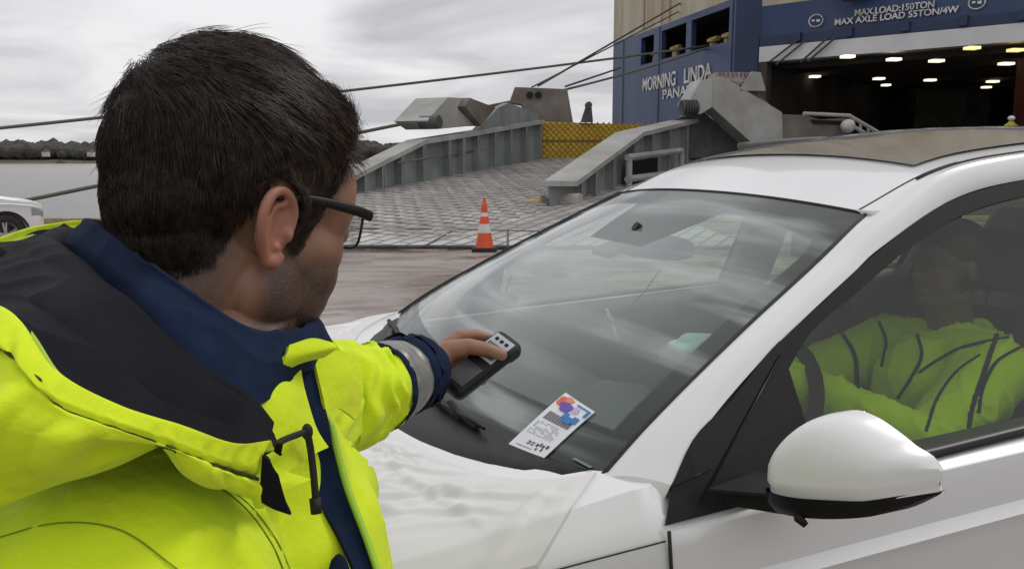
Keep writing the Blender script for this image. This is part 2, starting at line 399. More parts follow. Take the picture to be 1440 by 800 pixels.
for x, y in ((-352, 722), (-392, 726)):
    t = thing('house', 'tiny pale house among the far trees, %s' % ('the one nearer the man' if x > -370 else 'the one further left from the man'), 'house', (x, y, -1), group='houses on the far shore')
    b = MB(); b.box((x, y, 4.5), (5, 4, 4)); obj('wall', b, hmat, t)
    b = MB(); b.prism([(x-2.8, y-2.2, 6.52), (x+2.8, y-2.2, 6.52), (x, y-2.2, 8)], (0, 4.4, 0)); obj('roof', b, hroof, t)

# ------------------------------------------------------------------ LOADING RAMP
KR = .085; Y0 = 15.4
def rz_(y): return max(KR*(y-Y0), 0)
RN = A([0, -KR, 1]); RP = A([0, Y0, .0])
def onramp(px, py): return hit(px, py, RP, RN)
gA, gB = onramp(486, 276), onramp(757, 225)
ax = gB-gA; ax[2] = 0; ax /= np.linalg.norm(ax); sidev = A([ax[1], -ax[0], 0])       # ramp axis, and towards its right
gR = onramp(776, 292)
def ramp_deck_mat():
    m = bpy.data.materials.new('ramp_plates'); m.use_nodes = True; k = NT(m); P = k.n('ShaderNodeTexCoord').outputs['Object']
    mp = k.n('ShaderNodeMapping'); mp.inputs['Rotation'].default_value = (0, 0, -math.atan2(ax[1], ax[0])+R(0)); k.L(P, mp.inputs[0])
    br = k.n('ShaderNodeTexBrick'); k.L(mp.outputs[0], br.inputs['Vector']); br.inputs['Scale'].default_value = 1
    br.inputs['Brick Width'].default_value = .60; br.inputs['Row Height'].default_value = .30; br.inputs['Mortar Size'].default_value = .035; br.inputs['Mortar Smooth'].default_value = .5
    br.inputs['Color1'].default_value = (.54, .52, .495, 1); br.inputs['Color2'].default_value = (.45, .43, .41, 1); br.inputs['Mortar'].default_value = (.16, .15, .14, 1)
    d = k.noise(P, .5, 7, .65); c = k.mix(k.m('MULTIPLY', k.step(d, .42, .66), .7), br.outputs['Color'], (.20, .175, .155)); k.L(c, k.b.inputs['Base Color'])
    k.b.inputs['Roughness'].default_value = .6
    bp = k.n('ShaderNodeBump'); bp.inputs['Strength'].default_value = 1; bp.inputs['Distance'].default_value = .03; bp.invert = True
    k.L(br.outputs['Fac'], bp.inputs['Height']); k.L(bp.outputs[0], k.b.inputs['Normal']); return m
DECK = ramp_deck_mat()
rampT = thing('loading_ramp', 'grey ribbed steel ship ramp sloping down onto the quay', 'ramp', (gA[0], gA[1], 0))
def up(p, z): return A([p[0], p[1], z])
P1 = onramp(250, 347.5); P2 = onramp(1060, 352); P1[2] = P2[2] = .02
fr = gR+ax*26; frl = gA+ax*26
deckp = [P1, P2, gR+sidev*.6+ax*3, fr+sidev*.6, frl-sidev*.4, gA-sidev*.4]
deckp = [A([q[0], q[1], rz_(q[1])+.03]) for q in deckp]
mb = MB(); mb.prism(deckp, (0, 0, -.12)); obj('deck', mb, DECK, rampT)
# flaps along the front edge (joint lines)
mb = MB()
for pa, pb in (((598, 349), (640, 326)), ((714, 351), (714, 326)), ((640, 326), (775, 329)), ((400, 348), (440, 324)), ((440, 324), (640, 326))):
    a, b = onramp(*pa), onramp(*pb); a[2] += .036; b[2] += .036; mb.tube([a, b], .022, seg=6)
obj('joint', mb, STEELD, rampT)
# front lip shadow bar
mb = MB(); a, b = P1.copy(), P2.copy(); a[2] = b[2] = .03; mb.tube([a-A([0, .02, 0]), b-A([0, .02, 0])], .035, seg=8); obj('lip', mb, STEELD, rampT)
# cleats: raised cross bars over the plates
mb = MB(); L = 20; Wd = np.dot(gR-gA, sidev); rr = random.Random(3)
for i in range(46):
    for j in range(9):
        c = gA+ax*(i*.42-4.5)+sidev*((j+.5)*(Wd/9)*1.0+(.15 if i % 2 else -.15))
        if c[1] < Y0+1.0: continue
        z = rz_(c[1])+.05; rot = np.column_stack([ax, sidev, A([0, 0, 1])])
        mb.box((c[0], c[1], z), (.05, .62, .035), rot=rot)
obj('cleat', mb, mat('cleat_steel', (.44, .42, .40), .6, var=.25, vscale=1), rampT)

def girder(name, foot, base_py, prof_top, plate_lo, bottom, ribs, par):
    """prof_top etc are pixel outlines on the vertical plane through foot along ax"""
    n = sidev; wb = .4 if name == 'left' else .62; q = lambda p: hit(p[0], p[1], foot, n)
    web = MB(); web.prism([q(p) for p in plate_lo]+[q(p) for p in bottom[::-1]], -sidev*.05); obj('web', web, STEEL, par)
    pl = MB(); pts = [q(p) for p in plate_lo]; G = A([pts, [p-sidev*.55+A([0, 0, .0]) for p in pts]])
    for i in range(len(pts)-1):
        pl.prism([pts[i]+sidev*.28, pts[i+1]+sidev*.28, pts[i+1]-sidev*wb, pts[i]-sidev*wb], (0, 0, .13))
    obj('top_plate', pl, STEELL, par)
    for x in ribs:
        lo = np.interp(x, [p[0] for p in bottom], [p[1] for p in bottom]); hi = np.interp(x, [p[0] for p in plate_lo], [p[1] for p in plate_lo])
        a, b = q((x, lo)), q((x, hi)); b = A([a[0], a[1], b[2]])
        rb = MB(); rb.prism([a, a+sidev*.26, b+sidev*.26, b], ax*.06); rb.prism([a+sidev*.24-ax*.05, a+sidev*.26-ax*.05, b+sidev*.26-ax*.05, b+sidev*.24-ax*.05], ax*.16)
        obj('rib', rb, STEEL, par)
girder('left', gA, 0, None, [(430, 285), (470, 266), (496, 249), (588, 203), (650, 193), (757, 174)], [(430, 292), (486, 276), (757, 225)],
       [504, 529, 556, 587, 623, 643, 664, 688, 710, 732, 752], rampT)
q = lambda p: hit(p[0], p[1], gA, sidev)
mb = MB(); mb.prism([q(p) for p in ((664, 193), (700, 152), (716, 145), (757, 160), (757, 176))], -sidev*.25)
obj('stiffener', mb, STEEL, rampT)
for x, y in ((705, 152), (728, 150), (742, 156)):
    a, b = q((x, y+2)), q((x, 178)); b = A([a[0], a[1], b[2]]); rb = MB(); rb.prism([a, a+sidev*.2, b+sidev*.2, b], ax*.06); obj('rib', rb, STEEL, rampT)
# right girder
girder('right', gR, 0, None, [(772, 262), (797, 262), (893, 192), (975, 172), (1100, 160)], [(776, 292), (800, 292), (950, 262), (1100, 225)],
       [806, 826, 851, 880, 905, 930, 955, 975, 1000, 1020], rampT)
q = lambda p: hit(p[0], p[1], gR, sidev)
mb = MB()
for pa, pb in (((866, 222), (944, 212)), ((866, 252), (944, 242)), ((868, 222), (868, 262)), ((944, 212), (944, 246))):
    mb.tube([q(pa)+sidev*.35, q(pb)+sidev*.35], .10, seg=8)
obj('bracket', mb, STEELL, rampT)
mb = MB(); mb.prism([q(p)+sidev*.28 for p in ((872, 228), (912, 222), (912, 262), (872, 262))], sidev*.02); obj('access_hole', mb, BLACKPL, rampT)
mb = MB(); c = q((792, 284))+sidev*.2; mb.tube([c-sidev*.25, c+sidev*.25], .22, seg=20); obj('hinge_roller', mb, STEELL, rampT)
# raised corner flap with yellow nose
a, b, c_, d_ = [hit(x, y, q((790, 300))+sidev*.3, A([0, -1., 0])) for x, y in ((759, 276), (766, 276), (792, 310), (785, 313))]
mb = MB(); mb.prism([a, b, c_, d_], A([.0, .9, 0])); obj('corner_flap', mb, STEELL, rampT)
mb = MB(); pp = [onramp(x, y) for x, y in ((737, 286), (760, 279), (764, 290))]; mb.prism([p_+A([0, 0, .04]) for p_ in pp], (0, 0, .015)); obj('nose_mark', mb, mat('ramp_yellow', (.55, .42, .10), .6, var=.2), rampT)

# hinged counter arms (grey box sections)
def slab(px, foot, n, off, m, name, par, bev=0.0, push=0.0):
    mb = MB(); mb.prism([hit(x, y, foot, n)+n*push for x, y in px], off); return obj(name, mb, m, par, bevel=bev)
slab([(596, 170), (626, 137), (648, 138), (640, 152), (664, 177), (612, 182)], gA, sidev, -sidev*1.2, STEELL, 'counter_arm', rampT, .03, .1)
slab([(640, 150), (648, 138), (685, 152), (664, 178)], gA, sidev, -sidev*.6, RUSTY, 'arm_flank', rampT, .03, .35)
c = hit(604, 172, gA, sidev); mb = MB(); mb.tube([c-sidev*.3, c+sidev*.35], .20, seg=22); obj('roller', mb, STEELD, rampT, smooth='auto')
slab([(716, 143), (724, 121), (799, 124), (808, 176), (757, 174), (733, 147)], gB, A([0, -1., 0]), A([0, .8, 0]), RUSTY, 'hinge_block', rampT, .04, -.5)
for x in (745, 757):
    c = hit(x, 134, gB-A([0, -.5, 0]), A([0, -1., 0])); mb = MB(); mb.tube([c-A([0, .12, 0]), c+A([0, .1, 0])], .13, seg=14); obj('pin', mb, BLACKPL, rampT)
mb = MB(); c = hit(826, 172, gB, A([0, -1., 0])); 
mb.prism([hit(x, y, gB, A([0, -1., 0])) for x, y in ((817, 172), (824, 150), (832, 150), (834, 172))], (0, .3, 0)); mb.tube([hit(828, 148, gB, A([0, -1., 0]))+A([0, -.05, 0]), hit(828, 148, gB, A([0, -1., 0]))+A([0, .35, 0])], .13, seg=14)
obj('lug', mb, STEELD, rampT)
# right arm: cranked box beam with winch, machinery house and stair rail behind it
AFp = gR+ax*11.0; AN = A([.22, -.975, 0]); base = lambda x, y, o=0: hit(x, y, AFp, AN)+AN*o
def cslab(px, push, th, m, name, bev=.03):
    mb = MB(); mb.prism([base(x, y, push) for x, y in px], -AN*th); return obj(name, mb, m, rampT, bevel=bev)
cslab([(1001, 111), (1018, 109), (1100, 158), (1102, 222), (1080, 222), (1001, 151)], 0, .9, STEELL, 'counter_arm')
cslab([(984, 113), (1001, 111), (1001, 151), (985, 161), (970, 162), (966, 146)], .06, .9, mat('arm_pale', (.42, .42, .40), .6, var=.15, vscale=1.5), 'arm_flank')
cslab([(985, 160), (1001, 150), (1082, 222), (950, 222), (895, 190)], -1.0, .3, STEELD, 'arm_void_shade', 0)  # dark sheet standing in for the shade in the void below the arm
mb = MB(); e_ = base(977, 152)-base(955, 152); L_ = np.linalg.norm(e_); e_ /= L_; c = base(955, 152, .2)
for k_ in range(6): mb.tube([c+e_*(L_*k_/6.), c+e_*(L_*(k_+.6)/6.)], .27, seg=22)
mb.tube([c, c+e_*L_], .22, seg=18); obj('roller', mb, STEELD, rampT)
mb = MB()
for k_ in range(9):
    x = 1010+k_*6.0; mb.prism([base(x, 127, -.2), base(x+2.2, 127, -.2), base(x+4.5, 101, -.2), base(x+1.5, 101, -.2)], -AN*.7)
mb.tube([base(1008, 112, -.4), base(1072, 116, -.4)], .22, seg=12)
obj('winch_drum', mb, mat('winch_pink', (.36, .29, .27), .6, second=(.22, .18, .16), vscale=3), rampT)
cslab([(1058, 101), (1070, 102), (1077, 128), (1040, 128)], .0, .1, STEELL, 'winch_cheek', 0)
cslab([(1020, 122), (1070, 128), (1100, 158), (1060, 140)], -.3, .5, RUSTY, 'arm_back')
cslab([(1098, 160), (1140, 162), (1160, 168), (1196, 166), (1198, 222), (1098, 222)], -.3, 1.2, RUSTY, 'machinery_house')
cslab([(1146, 168), (1190, 170), (1186, 175), (1150, 174)], -.24, .1, BLACKPL, 'recess', 0)
mb = MB(); mb.ell(base(1190, 178, .1), (.26, .26, .26)); obj('float_ball', mb, mat('dirty_white', (.5, .48, .44), .6, var=.2), rampT, smooth=True)
mb = MB()
for dy in (0, 12): mb.tube([base(1196, 164+dy), base(1248, 194+dy)], .075, seg=8)
for x in (1200, 1210, 1221, 1232, 1242): mb.tube([base(x, 166+(x-1196)*.58), base(x, 180+(x-1196)*.58)], .05, seg=6)
mb.tube([base(1130, 160), base(1196, 163)], .07, seg=8)
obj('railing', mb, STEELL, rampT)

# yellow barrier net across the head of the ramp
bt = thing('barrier_panel', 'yellow diamond mesh barrier standing between the ramp girders', 'barrier', tuple(gB))
BN = A([.10, -1., 0]); BN /= np.linalg.norm(BN)
bl = lambda x, y, o=0: hit(x, y, gB, BN)+BN*o
YEL = mat('barrier_yellow', (.66, .44, .03), .6, second=(.50, .32, .03), vscale=2, detail=6)
mb = MB(); mb.prism([bl(758, 171), bl(905, 176), bl(905, 226), bl(758, 225)], -BN*.06); obj('panel', mb, YEL, bt)
mb = MB(); e = bl(905, 200)-bl(758, 200); e /= np.linalg.norm(e); zt, zb = bl(758, 172)[2], bl(758, 224)[2]; hh_ = zt-zb; Lb = 5.2; o0 = bl(758, 224, .03)
for k_ in range(30):
    t0 = -hh_+k_*.23
    for sgn in (1, -1):
        pts = []
        a, b = (t0, 0.), (t0+hh_, hh_)
        lo, hi = max(a[0], 0), min(b[0], Lb)
        if hi <= lo: continue
        z0_, z1_ = lo-t0, hi-t0
        if sgn < 0: z0_, z1_ = hh_-z0_, hh_-z1_
        mb.tube([o0+e*lo+A([0, 0, z0_]), o0+e*hi+A([0, 0, z1_])], .017, seg=4)
obj('mesh', mb, mat('barrier_dark', (.34, .22, .03), .7), bt)
mb = MB(); mb.tube([o0+A([0, 0, hh_*.5]), o0+e*Lb+A([0, 0, hh_*.5])], .035, seg=6); mb.tube([o0, o0+A([0, 0, hh_])], .05, seg=6); obj('rail', mb, mat('rail_dark', (.16, .11, .04), .7), bt)

# ------------------------------------------------------------------ SHIP
s1 = hit(860, 222, (0, 62, 0), A([0, -1., 0])); D1 = A([-.235, 1, 0]); D1 /= np.linalg.norm(D1); N1 = A([-D1[1], D1[0], 0])   # wall 1 runs along D1 (away to the left)
if np.dot(N1, s1-CAM) > 0: N1 = -N1
q1 = lambda x, y, o=0: hit(x, y, s1, N1)+N1*o
e1 = q1(1030, 150)
s2 = e1+A([2.0, .8, 0]); s2 = hit(1063, 222, e1, A([.12, -1., 0]))
D2 = A([.74, -.68, 0]); D2 /= np.linalg.norm(D2); N2 = A([D2[1], -D2[0], 0])
if np.dot(N2, s2-CAM) > 0: N2 = -N2
q2 = lambda x, y, o=0: hit(x, y, s2, N2)+N2*o
ship = thing('cargo_ship', 'huge blue and cream car carrier ship moored with its stern ramp bay open', 'ship', (s2[0], s2[1], -3))
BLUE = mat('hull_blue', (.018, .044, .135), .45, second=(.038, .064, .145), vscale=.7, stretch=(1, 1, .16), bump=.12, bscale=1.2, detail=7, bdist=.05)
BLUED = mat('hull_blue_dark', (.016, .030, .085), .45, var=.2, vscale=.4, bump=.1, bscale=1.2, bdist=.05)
CREAM = mat('hull_cream', (.50, .46, .35), .55, second=(.36, .27, .15), vscale=.9, stretch=(1, 1, .12), detail=7)
HWHITE = mat('lintel_white', (.66, .66, .67), .5, var=.06, vscale=.8)
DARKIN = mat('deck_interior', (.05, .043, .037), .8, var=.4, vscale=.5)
def tz(p, o, D): return np.dot(p-o, D), p[2]
def wallholes(o, D, N, t0, t1, z0, z1, holes, th, m, name, par, push=0):
    ts = sorted({t0, t1, *[h[0] for h in holes], *[h[1] for h in holes]}); zs = sorted({z0, z1, *[h[2] for h in holes], *[h[3] for h in holes]})
    mb = MB(); nt_, nz = len(ts), len(zs); vi = {}; solid = {}
    for i in range(nt_-1):
        for j in range(nz-1):
            c = ((ts[i]+ts[i+1])/2, (zs[j]+zs[j+1])/2)
            solid[i, j] = not any(h[0] < c[0] < h[1] and h[2] < c[1] < h[3] for h in holes)
    v = []; f = []
    def vid(i, j, k):
        if (i, j, k) not in vi: vi[i, j, k] = len(v); p = o+D*ts[i]-N*(th if k else 0)+N*push; v.append((p[0], p[1], zs[j]))
        return vi[i, j, k]
    S = lambda i, j: solid.get((i, j), False)
    for (i, j), s in solid.items():
        if not s: continue
        f.append([vid(i, j, 0), vid(i+1, j, 0), vid(i+1, j+1, 0), vid(i, j+1, 0)]); f.append([vid(i, j+1, 1), vid(i+1, j+1, 1), vid(i+1, j, 1), vid(i, j, 1)])
        for di, dj, e0, e1_ in ((-1, 0, (i, j), (i, j+1)), (1, 0, (i+1, j), (i+1, j+1)), (0, -1, (i, j), (i+1, j)), (0, 1, (i, j+1), (i+1, j+1))):
            if not S(i+di, j+dj): f.append([vid(*e0, 0), vid(*e1_, 0), vid(*e1_, 1), vid(*e0, 1)])
    mb.add(v, f); return obj(name, mb, m, par)
h1s = []
for (xa, ya), (xb, yb) in (((902, 47), (919, 84)), ((931, 36), (964, 78)), ((973, 21), (1024, 72))):
    p, r_ = q1(xa, ya), q1(xb, yb); ta, tb = sorted((np.dot(p-s1, -D1), np.dot(r_-s1, -D1)))
    pm = q1((xa+xb)/2, (np.interp((xa+xb)/2, [902, 1024], [50, 18]))); pl = q1((xa+xb)/2, np.interp((xa+xb)/2, [902, 1024], [86, 68]))
    h1s.append((ta, tb, pl[2], pm[2]))
zT = q1(944, 31)[2]; tE = np.dot(q1(1030, 150)-s1, -D1)
hz0 = np.mean([h[2] for h in h1s]); hz1 = np.mean([h[3] for h in h1s]); h1s = [(a, b, hz0, hz1) for a, b, _, _ in h1s]
wallholes(s1, -D1, N1, 0, tE, -3.2, zT, h1s, .3, BLUE, 'stern_wall', ship)
wallholes(s1, -D1, N1, 0, tE, zT, 34, [], .3, CREAM, 'upper_wall', ship)
# room behind the mooring openings
mb = MB(); c0 = s1-D1*(h1s[0][0]-.6); c1 = s1-D1*(h1s[-1][1]+.3)
mb.prism([A([*(c0-N1*4)[:2], hz0-.6]), A([*(c1-N1*4)[:2], hz0-.6]), A([*(c1-N1*4)[:2], hz1+.5]), A([*(c0-N1*4)[:2], hz1+.5])], -N1*.2)
mb.prism([A([*(c0-N1*.35)[:2], hz0-.4]), A([*(c1-N1*.35)[:2], hz0-.4]), A([*(c1-N1*4)[:2], hz0-.4]), A([*(c0-N1*4)[:2], hz0-.4])], (0, 0, -.2))
mb.prism([A([*(c0-N1*.35)[:2], hz1+.3]), A([*(c1-N1*.35)[:2], hz1+.3]), A([*(c1-N1*4)[:2], hz1+.3]), A([*(c0-N1*4)[:2], hz1+.3])], (0, 0, .2))
for cc in (c0, c1): mb.prism([A([*(cc-N1*.32)[:2], hz0-.5]), A([*(cc-N1*4.1)[:2], hz0-.5]), A([*(cc-N1*4.1)[:2], hz1+.4]), A([*(cc-N1*.32)[:2], hz1+.4])], D1*.1)
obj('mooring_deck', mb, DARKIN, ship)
YR = mat('fairlead_yellow', (.42, .30, .10), .6, second=(.25, .17, .08), vscale=3)
for x, y in ((913, 80), (940, 73), (992, 62), (1012, 56)):
    c = q1(x, y, -.5); mb = MB(); mb.tube([c-A([0, 0, .9]), c+A([0, 0, .1])], [.3, .22], seg=14); mb.tube([c+A([0, 0, .1]), c+A([0, 0, .25])], .38, seg=14); mb.tube([c+A([0, 0, .25])+D1*.5, c+A([0, 0, .25])-D1*.5], .14, seg=10)
    obj('fairlead', mb, YR, ship, smooth='auto')
for x in (876, 926, 1027):                                   # plate seams
    mb = MB(); p = q1(x, 120, .02); mb.prism([A([p[0], p[1], -3]), A([p[0], p[1], zT-.02]), A([*(p-D1*.06)[:2], zT-.02]), A([*(p-D1*.06)[:2], -3])], N1*.03)
    obj('seam', mb, BLUED, ship)
# corner wall (turned away, its shade put in as a darker blue) and side hull
mb = MB(); c2 = s2; p0_ = s1-D1*tE; zc1 = q1(1030, 5)[2]
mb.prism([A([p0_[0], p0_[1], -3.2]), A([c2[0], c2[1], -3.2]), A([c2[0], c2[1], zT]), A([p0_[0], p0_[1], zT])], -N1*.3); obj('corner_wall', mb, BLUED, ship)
mb = MB(); mb.prism([A([p0_[0], p0_[1], zT]), A([c2[0], c2[1], zT]), A([c2[0], c2[1], 34]), A([p0_[0], p0_[1], 34])], -N1*.3); obj('upper_wall', mb, CREAM, ship)
mb = MB(); far0 = s1; mb.prism([A([far0[0], far0[1], -3.2]), A([far0[0]+30, far0[1]+140, -3.2]), A([far0[0]+30, far0[1]+140, 34]), A([far0[0], far0[1], 34])], -N1*.4+A([.3, 0, 0])); obj('port_hull', mb, BLUE, ship)
# stern wall 2 with the bay
zb_t, zb_b = q2(1250, 50.2)[2], q2(1250, 73.5)[2]; T2 = 60.0
zfl = q2(1250, 197)[2]-.85
zt2 = q2(1130, 2.)[2]
wallholes(s2, D2, N2, 0, T2, zb_t, zt2, [], .35, BLUE, 'stern_wall', ship)
wallholes(s2, D2, N2, 0, T2, zt2, 34, [], .35, CREAM, 'upper_wall', ship)
wallholes(s2, D2, N2, .0, T2, zb_b, zb_t, [], .5, HWHITE, 'lintel', ship, push=.12)
zmid = zb_t+ (zt2-zb_t)*.24
mb = MB(); a = s2+N2*.06; b = s2+D2*T2+N2*.06
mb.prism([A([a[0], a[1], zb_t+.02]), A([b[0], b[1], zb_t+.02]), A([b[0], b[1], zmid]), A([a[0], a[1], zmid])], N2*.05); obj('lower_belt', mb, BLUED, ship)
for x in (1118, 1190, 1268, 1348, 1430):
    mb = MB(); p = q2(x, 60, .1); p2 = p+D2*.35; mb.prism([A([*p[:2], zb_t+.1]), A([*p2[:2], zb_t+.1]), A([*p2[:2], zmid+.05]), A([*p[:2], zmid+.05])], N2*.15)
    obj('bracket', mb, BLUED, ship)
# jambs: small white return with rounded corner, then walls below
mb = MB(); tj = .45
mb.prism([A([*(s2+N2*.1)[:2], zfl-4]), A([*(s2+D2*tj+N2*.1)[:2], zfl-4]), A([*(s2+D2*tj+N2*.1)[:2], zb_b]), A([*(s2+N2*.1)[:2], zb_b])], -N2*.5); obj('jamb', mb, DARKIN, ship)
# bay interior
cz = zb_b-.02; Din = 42
def bayq(px, py, z): d = ray(px, py); return CAM+d*((z-H)/d[2])
mb = MB(); a, b = s2, s2+D2*T2; IN = -N2
def quad(*ps): return [A(p_) for p_ in ps]
A_, B_, C_, D_ = a+IN*.5, b+IN*.5, b+IN*Din, a+IN*Din
z_ = lambda p_, zz: A([p_[0], p_[1], zz])
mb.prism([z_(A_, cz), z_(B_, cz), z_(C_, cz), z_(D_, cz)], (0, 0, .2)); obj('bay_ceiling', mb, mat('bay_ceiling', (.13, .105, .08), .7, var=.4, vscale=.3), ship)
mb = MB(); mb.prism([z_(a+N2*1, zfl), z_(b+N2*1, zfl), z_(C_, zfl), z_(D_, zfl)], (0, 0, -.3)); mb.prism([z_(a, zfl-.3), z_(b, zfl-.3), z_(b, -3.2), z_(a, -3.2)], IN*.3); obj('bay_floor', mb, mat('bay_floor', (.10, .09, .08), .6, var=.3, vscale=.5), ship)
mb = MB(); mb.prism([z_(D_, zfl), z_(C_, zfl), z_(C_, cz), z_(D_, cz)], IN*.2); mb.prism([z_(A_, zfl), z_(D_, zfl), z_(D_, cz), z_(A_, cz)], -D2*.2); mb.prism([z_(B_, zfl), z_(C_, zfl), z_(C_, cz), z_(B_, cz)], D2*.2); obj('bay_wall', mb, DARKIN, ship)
mb = MB()
for k_ in range(16): 
    p = a+IN*(1.5+k_*2.5); p2 = p+D2*T2; mb.prism([z_(p, cz-.25), z_(p2, cz-.25), z_(p2, cz-.01), z_(p, cz-.01)], IN*.15)
obj('ceiling_beam', mb, DARKIN, ship)
def lampm(n, c, s):
    m = bpy.data.materials.new(n); m.use_nodes = True; b_ = m.node_tree.nodes['Principled BSDF']; b_.inputs['Emission Color'].default_value = (*c, 1); b_.inputs['Emission Strength'].default_value = s; return m
LW, LY = lampm('lamp_warm_white', (1, .90, .68), 1.25), lampm('lamp_yellow', (1, .75, .2), 1.0)
for x, y, yl in ((1192, 80, 0), (1257, 84, 0), (1317, 86, 0), (1367, 68, 1), (1428, 71, 1), (1415, 90, 0), (1090, 106, 0), (1146, 108, 0), (1236, 111, 0), (1308, 113, 0), (1396, 115, 0), (1173, 118, 0), (1246, 120, 0), (1387, 123, 0)):
    p = bayq(x, y, cz-.3); f_ = .0048*np.linalg.norm(p-CAM)*(1.0 if y < 100 else .8 if y < 117 else .6)
    mb = MB(); e_ = A([1, 0, 0.]); rot = np.column_stack([A([.99, .1, 0]), A([-.1, .99, 0]), A([0, 0, 1])])
    mb.box(p, (f_*2.6, .45, .12), rot=rot); obj('bay_lamp', mb, LY if yl else LW, ship, bevel=.02)
# shapes standing in the gloom of the bay
RED = mat('rust_red', (.13, .035, .02), .7, var=.4, vscale=.6)
p = hit(1440, 150, s2+IN*6, N2); mb = MB(); mb.box((p[0]+.35, p[1], (zfl+cz)/2), (1.1, 1.1, cz-zfl-.02)); obj('bay_column', mb, RED, ship)
p = hit(1152, 150, s2+IN*16, N2); mb = MB(); ring = [p+D2*(math.cos(t_)*1.5)+A([0, 0, math.sin(t_)*2.0]) for t_ in np.linspace(-.3, math.pi+.3, 24)]; mb.tube(ring, .22, seg=8); obj('arched_frame', mb, mat('frame_blue', (.10, .13, .19), .6), ship)
for (x, y, w_, h_, c_, dp) in ((1160, 162, 3.2, 3, (.02, .03, .08), 17), (1238, 138, 2.0, 2.2, (.10, .085, .05), 22), (1240, 165, 2.6, 2.2, (.06, .03, .015), 20), (1310, 155, 3.2, 2.6, (.03, .035, .02), 18), (1350, 150, 3.0, 3.6, (.04, .05, .055), 24)):
    p = hit(x, y, s2+IN*dp, N2); mb = MB(); mb.box(p, (w_, w_*.8, h_)); obj('stowed_gear', mb, mat('gear', c_, .7, var=.5, vscale=.8), ship, bevel=.15)
mb = MB()
for z0_ in (.55, 1.05): mb.tube([z_(s2+D2*5, zfl+z0_)+N2*.3, z_(s2+D2*22, zfl+z0_)+N2*.3], .035, seg=6)
for t_ in np.arange(5, 22.1, 1.7): mb.tube([z_(s2+D2*t_, zfl)+N2*.3, z_(s2+D2*t_, zfl+1.1)+N2*.3], .035, seg=6)
obj('sill_railing', mb, STEELL, ship)
# lettering
def text_mesh(txt, size, o, xdir, updir, n, m, name, par, ext=.02, align='CENTER', bold=0, width=None):
    cu = bpy.data.curves.new('t', 'FONT'); cu.body = txt; cu.size = size; cu.align_x = align; cu.align_y = 'CENTER'; cu.extrude = ext; cu.offset = bold*size
    ob = bpy.data.objects.new('t', cu); col.objects.link(ob); dg = bpy.context.evaluated_depsgraph_get(); me = bpy.data.meshes.new_from_object(ob.evaluated_get(dg)); bpy.data.objects.remove(ob)
    if width: a_ = vcoords(me); k_ = width/(a_[:, 0].max()-a_[:, 0].min()); a_[:, 0] *= k_; setco(me, a_)
    X, Y, Z = Vector(xdir), Vector(updir), Vector(n); M = Matrix(((X.x, Y.x, Z.x, o[0]), (X.y, Y.y, Z.y, o[1]), (X.z, Y.z, Z.z, o[2]), (0, 0, 0, 1))); me.transform(M)
    return obj(name, me, m, par, recalc=False)
LET = mat('letter_white', (.62, .60, .55), .6, var=.25, vscale=2)
wl = np.linalg.norm(q1(1003, 100)-q1(904, 123)); 
dist = lambda a_, b_: float(np.linalg.norm(a_-b_))
text_mesh('MORNING', 1.15, (q1(906, 111, .04)+(q1(950, 111, .04)-q1(906, 111, .04))*.5)*A([1, 1, 0])+A([0, 0, q1(953, 111)[2]]), -D1, A([0, 0, 1]), N1, LET, 'ship_name', ship, bold=.02, width=dist(q1(906, 111), q1(952, 111)))
text_mesh('LINDA', 1.15, (q1(963, 111, .04)+(q1(1000, 111, .04)-q1(963, 111, .04))*.5)*A([1, 1, 0])+A([0, 0, q1(953, 111)[2]]), -D1, A([0, 0, 1]), N1, LET, 'ship_name', ship, bold=.02, width=dist(q1(962, 111), q1(1000, 111)))
text_mesh('PANAMA', .8, q1(958, 130, .04), -D1, A([0, 0, 1]), N1, LET, 'port_name', ship, bold=.015, width=dist(q1(932, 130), q1(985, 130)))
text_mesh('MAX.LOAD:150TON', .40, q2(1258, 13.5, .14), D2, A([0, 0, 1]), N2, LET, 'load_sign', ship, bold=.02, width=dist(q2(1203, 16), q2(1313, 16)))
text_mesh('MAX AXLE LOAD 55TON/4W', .40, q2(1258, 24, .14), D2, A([0, 0, 1]), N2, LET, 'load_sign', ship, bold=.02, width=dist(q2(1173, 16), q2(1344, 16)))
for x, y, tx in ((1149, 30, '5.0'), (1375, 4.5, '5.0')):
    c = q2(x, y, .14); mb = MB(); r0 = 7.5/1200*np.linalg.norm(c-CAM); mb.tube([c+(D2*math.cos(t_)*1.2+A([0, 0, math.sin(t_)]))*r0 for t_ in np.linspace(0, 2*math.pi, 33)], .028, seg=6, cap=False)
    obj('round_mark', mb, LET, ship); mb = MB(); mb.box(c, (.02, .02, .02))
    mb = MB(); mb.prism([c-D2*r0*.7-A([0, 0, .03]), c-D2*r0*.2-A([0, 0, .03]), c-D2*r0*.2+A([0, 0, .06]), c-D2*r0*.7+A([0, 0, .06])], N2*.02); obj('mark_digit', mb, LET, ship); mb = MB(); mb.prism([c+D2*r0*.1-A([0, 0, .07]), c+D2*r0*.7-A([0, 0, .07]), c+D2*r0*.7+A([0, 0, .05]), c+D2*r0*.1+A([0, 0, .05])], N2*.02); obj('mark_digit', mb, LET, ship)
# dark hanging sheave under the top edge
p = q2(1206, -4, .5); mb = MB(); mb.prism([p+D2*-1.3+A([0, 0, 1]), p+D2*1.3+A([0, 0, 1]), p+D2*.4-A([0, 0, .25]), p-D2*.4-A([0, 0, .25])], N2*.5); obj('sheave', mb, STEELD, ship, bevel=.05)
